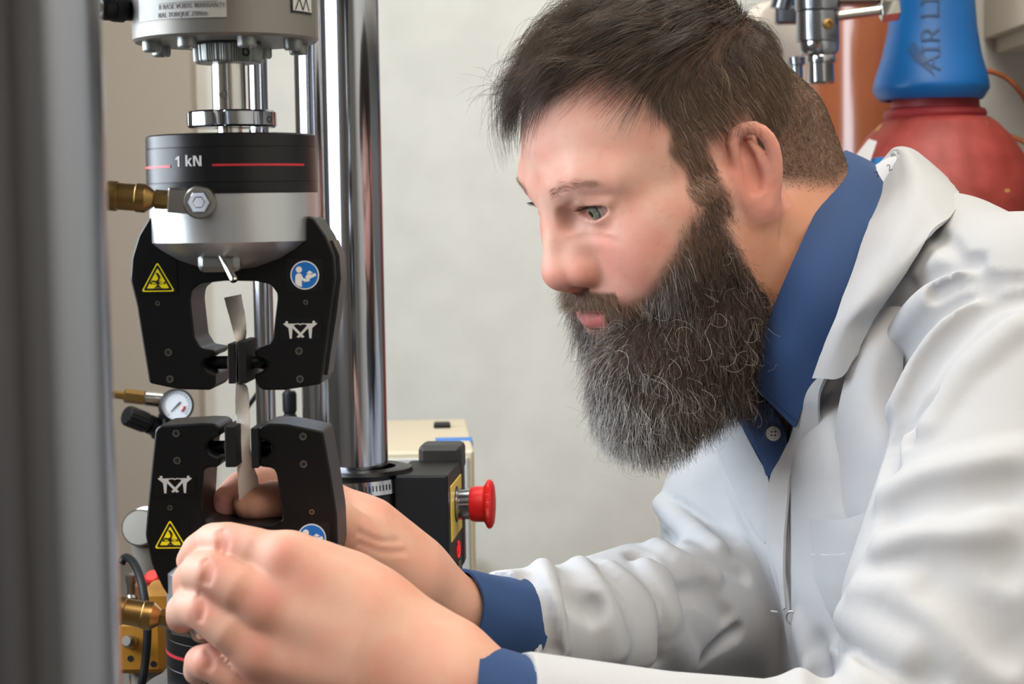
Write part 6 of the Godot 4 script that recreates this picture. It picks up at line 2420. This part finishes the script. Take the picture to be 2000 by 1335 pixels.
	for sg in [1.0, -1.0]:
		for i in 90:
			var t := rng.randf()
			var a := lerpf(-0.95, 0.95, t)
			var q := Vector3((34.5 + 13.0 * a) * sg, 19.0 + 4.4 * sqrt(1.0 - a * a * 0.9) + 1.2 * a, 90.5 - 4.0 * a * a - 1.5 * a)
			var bend := func(_c: Vector3, d: Vector3, _t: float) -> Vector3: return (d + Vector3(0, 0.2, 0)).normalized()
			var pts := flow_strand(q, Vector3(0, 0, 1), Vector3(a * 0.5 * sg, -0.15, 1.0).normalized(), rng.randf_range(4, 6.5), 4, bend, rng)
			for k in pts.size(): pts[k] = HX * pts[k]
			b.strand(pts, 0.10, 0.04, lin(Color(0.14, 0.10, 0.08)), lin(Color(0.20, 0.15, 0.12)))
	var el := part("eyelashes", b.mesh(cam_xf), hm, man)
	el.set_meta("kind", "stuff")

func on_head(s: Sdf, q: Vector3) -> Vector3:
	# from in front of the face straight back to the skin (head axes); -> camera mm
	var use := s.all()
	var p := HX * q
	var d := HX.basis * Vector3(0, 0, -1)
	for i in 90:
		var e := s.at(p, use)
		if e < 0.1: return p
		p += d * e * 0.9
		if e > 400.0: return Vector3.INF
	return Vector3.INF

func beard_colour(p: Vector3, rng: RandomNumberGenerator) -> Color:
	# greyer low on the chin and at the front
	var px := CX + F * p.x / -p.z
	var py := CY - F * p.y / -p.z
	var grey := clampf((py - 690.0) / 180.0, 0, 1) * clampf((1420.0 - px) / 190.0, 0.15, 1) * 0.66 + 0.05
	if px < 1200 and py > 640: grey += 0.14
	if rng.randf() < grey:
		var l := rng.randf_range(0.46, 0.78)
		return Color(l, l * 0.975, l * 0.95)
	var g := rng.randf()
	return Color(0.185, 0.138, 0.105).lerp(Color(0.42, 0.32, 0.245), g * g)

func build_beard(man, head: Array, s: Sdf):
	var rng := RandomNumberGenerator.new()
	rng.seed = 191
	var inv := HX.affine_inverse()
	var core := Sdf.new()
	read_sdf(BEARD_FORM, core)
	var cm := core.mesh(Vector3(20, -100, -1345), Vector3(180, 75, -1200), 3.0)
	var bush := func(p: Vector3, _n: Vector3) -> Color:
		var py := CY - F * p.y / -p.z
		return lin(Color(0.17, 0.13, 0.105).lerp(Color(0.30, 0.285, 0.27), smoothstep(720.0, 870.0, py)))
	var dark := mat("beard_ground", Color.WHITE, 0.9, 0.0, {"vertex_color_use_as_albedo": true})
	var o := part("beard", to_mesh([cm], bush), dark, man)
	o.set_meta("label", "full brown beard turning grey at the chin")
	var hm := mat("beard_hair", Color.WHITE, 0.4, 0.0, {"backlight_enabled": true, "backlight": Color(0.45, 0.43, 0.40), "vertex_color_use_as_albedo": true, "metallic_specular": 0.5})
	var h := Hair.new()
	var cl := FastNoiseLite.new()
	cl.seed = 15
	cl.frequency = 0.05
	# on the skin
	var want := func(m: Vector3) -> float:
		var q: Vector3 = inv * m
		if q.x < -34 and q.z < 80: return 0.0
		return beard_mask(q)
	var w := weights(head, want)
	var grav := Vector3(0.02, -1, 0.0)
	for i in 12000:
		var r := pick(head, w, rng)
		var p: Vector3 = r[0]
		var q: Vector3 = inv * p
		var n: Vector3 = r[1]
		var jit := Vector3(rng.randfn(0, 1), rng.randfn(0, 1), rng.randfn(0, 1))
		var clump := Vector3(cl.get_noise_3dv(p), cl.get_noise_3dv(p + Vector3(70, 0, 0)), cl.get_noise_3dv(p + Vector3(0, 70, 0)))
		var must := q.z > 84 and q.y > -50
		var len := rng.randf_range(9, 22)
		if q.y > -18: len = rng.randf_range(5, 10)
		if q.y < -60 and q.z > 60: len = rng.randf_range(16, 32)
		var side := HX.basis * Vector3(signf(q.x) * clampf(absf(q.x) / 14.0, 0.1, 1.0), -0.75, 0.22)
		if must: len = rng.randf_range(10, 17)
		var g2: Vector3 = side.normalized() if must else (grav + HX.basis * Vector3(0, 0, -0.15)).normalized()
		var bend := func(_c: Vector3, d: Vector3, _t: float) -> Vector3: return (d * 0.62 + g2 * 0.36 + jit * 0.07 + clump * 0.22).normalized()
		var pts := flow_strand(p, n, (n * 0.55 + g2 * 0.7 + jit * 0.16).normalized(), len, 5, bend, rng)
		var col := beard_colour(p, rng)
		if must: col = Color(0.29, 0.215, 0.15).lerp(Color(0.50, 0.39, 0.275), rng.randf())
		h.strand(pts, 0.115, 0.04, lin(col), lin(col.lightened(0.06)))
	# on the bush below
	var wb := weights(cm, func(m: Vector3) -> float: return 1.0 if m.z > -1310 else 0.12)
	for i in 15000:
		var r := pick(cm, wb, rng)
		var p: Vector3 = r[0]
		var n: Vector3 = r[1]
		var jit := Vector3(rng.randfn(0, 1), rng.randfn(0, 1), rng.randfn(0, 1))
		var clump := Vector3(cl.get_noise_3dv(p), cl.get_noise_3dv(p + Vector3(70, 0, 0)), cl.get_noise_3dv(p + Vector3(0, 70, 0)))
		var len := rng.randf_range(8, 20)
		var down := (grav - n * minf(0.0, grav.dot(n))).normalized()
		var bend := func(_c: Vector3, d: Vector3, _t: float) -> Vector3: return (d * 0.66 + grav.lerp(down, 1.0 - _t) * 0.30 + jit * 0.085 + clump * 0.28).normalized()
		var pts := flow_strand(p, n, (n * 0.32 + down * 0.85 + jit * 0.16 + clump * 0.3).normalized(), len, 6, bend, rng)
		var col := beard_colour(pts[3], rng)
		h.strand(pts, 0.125, 0.05, lin(col), lin(col.lightened(0.06)))
	# wiry pale ones that stand off
	for i in 260:
		var r := pick(cm, wb, rng)
		var p: Vector3 = r[0]
		var n: Vector3 = r[1]
		var jit := Vector3(rng.randfn(0, 1), rng.randfn(0, 1), rng.randfn(0, 1))
		var ph := rng.randf() * TAU
		var fr := rng.randf_range(3.0, 7.0)
		var bend := func(_c: Vector3, d: Vector3, t: float) -> Vector3: return (d * 0.8 + grav * 0.10 + Vector3(sin(ph + t * fr), cos(ph * 1.7 + t * fr), sin(ph * 0.6 + t * fr * 0.8)) * 0.42 + jit * 0.04).normalized()
		var pts := flow_strand(p, n, (n * 0.8 + grav * 0.3 + jit * 0.3).normalized(), rng.randf_range(18, 40), 11, bend, rng)
		var l := rng.randf_range(0.5, 0.8)
		h.strand(pts, 0.12, 0.07, lin(Color(l, l * 0.95, l * 0.88)), lin(Color(l, l * 0.97, l * 0.93)))
	var bh := part("beard_hair", h.mesh(cam_xf), hm, o)
	bh.set_meta("kind", "stuff")
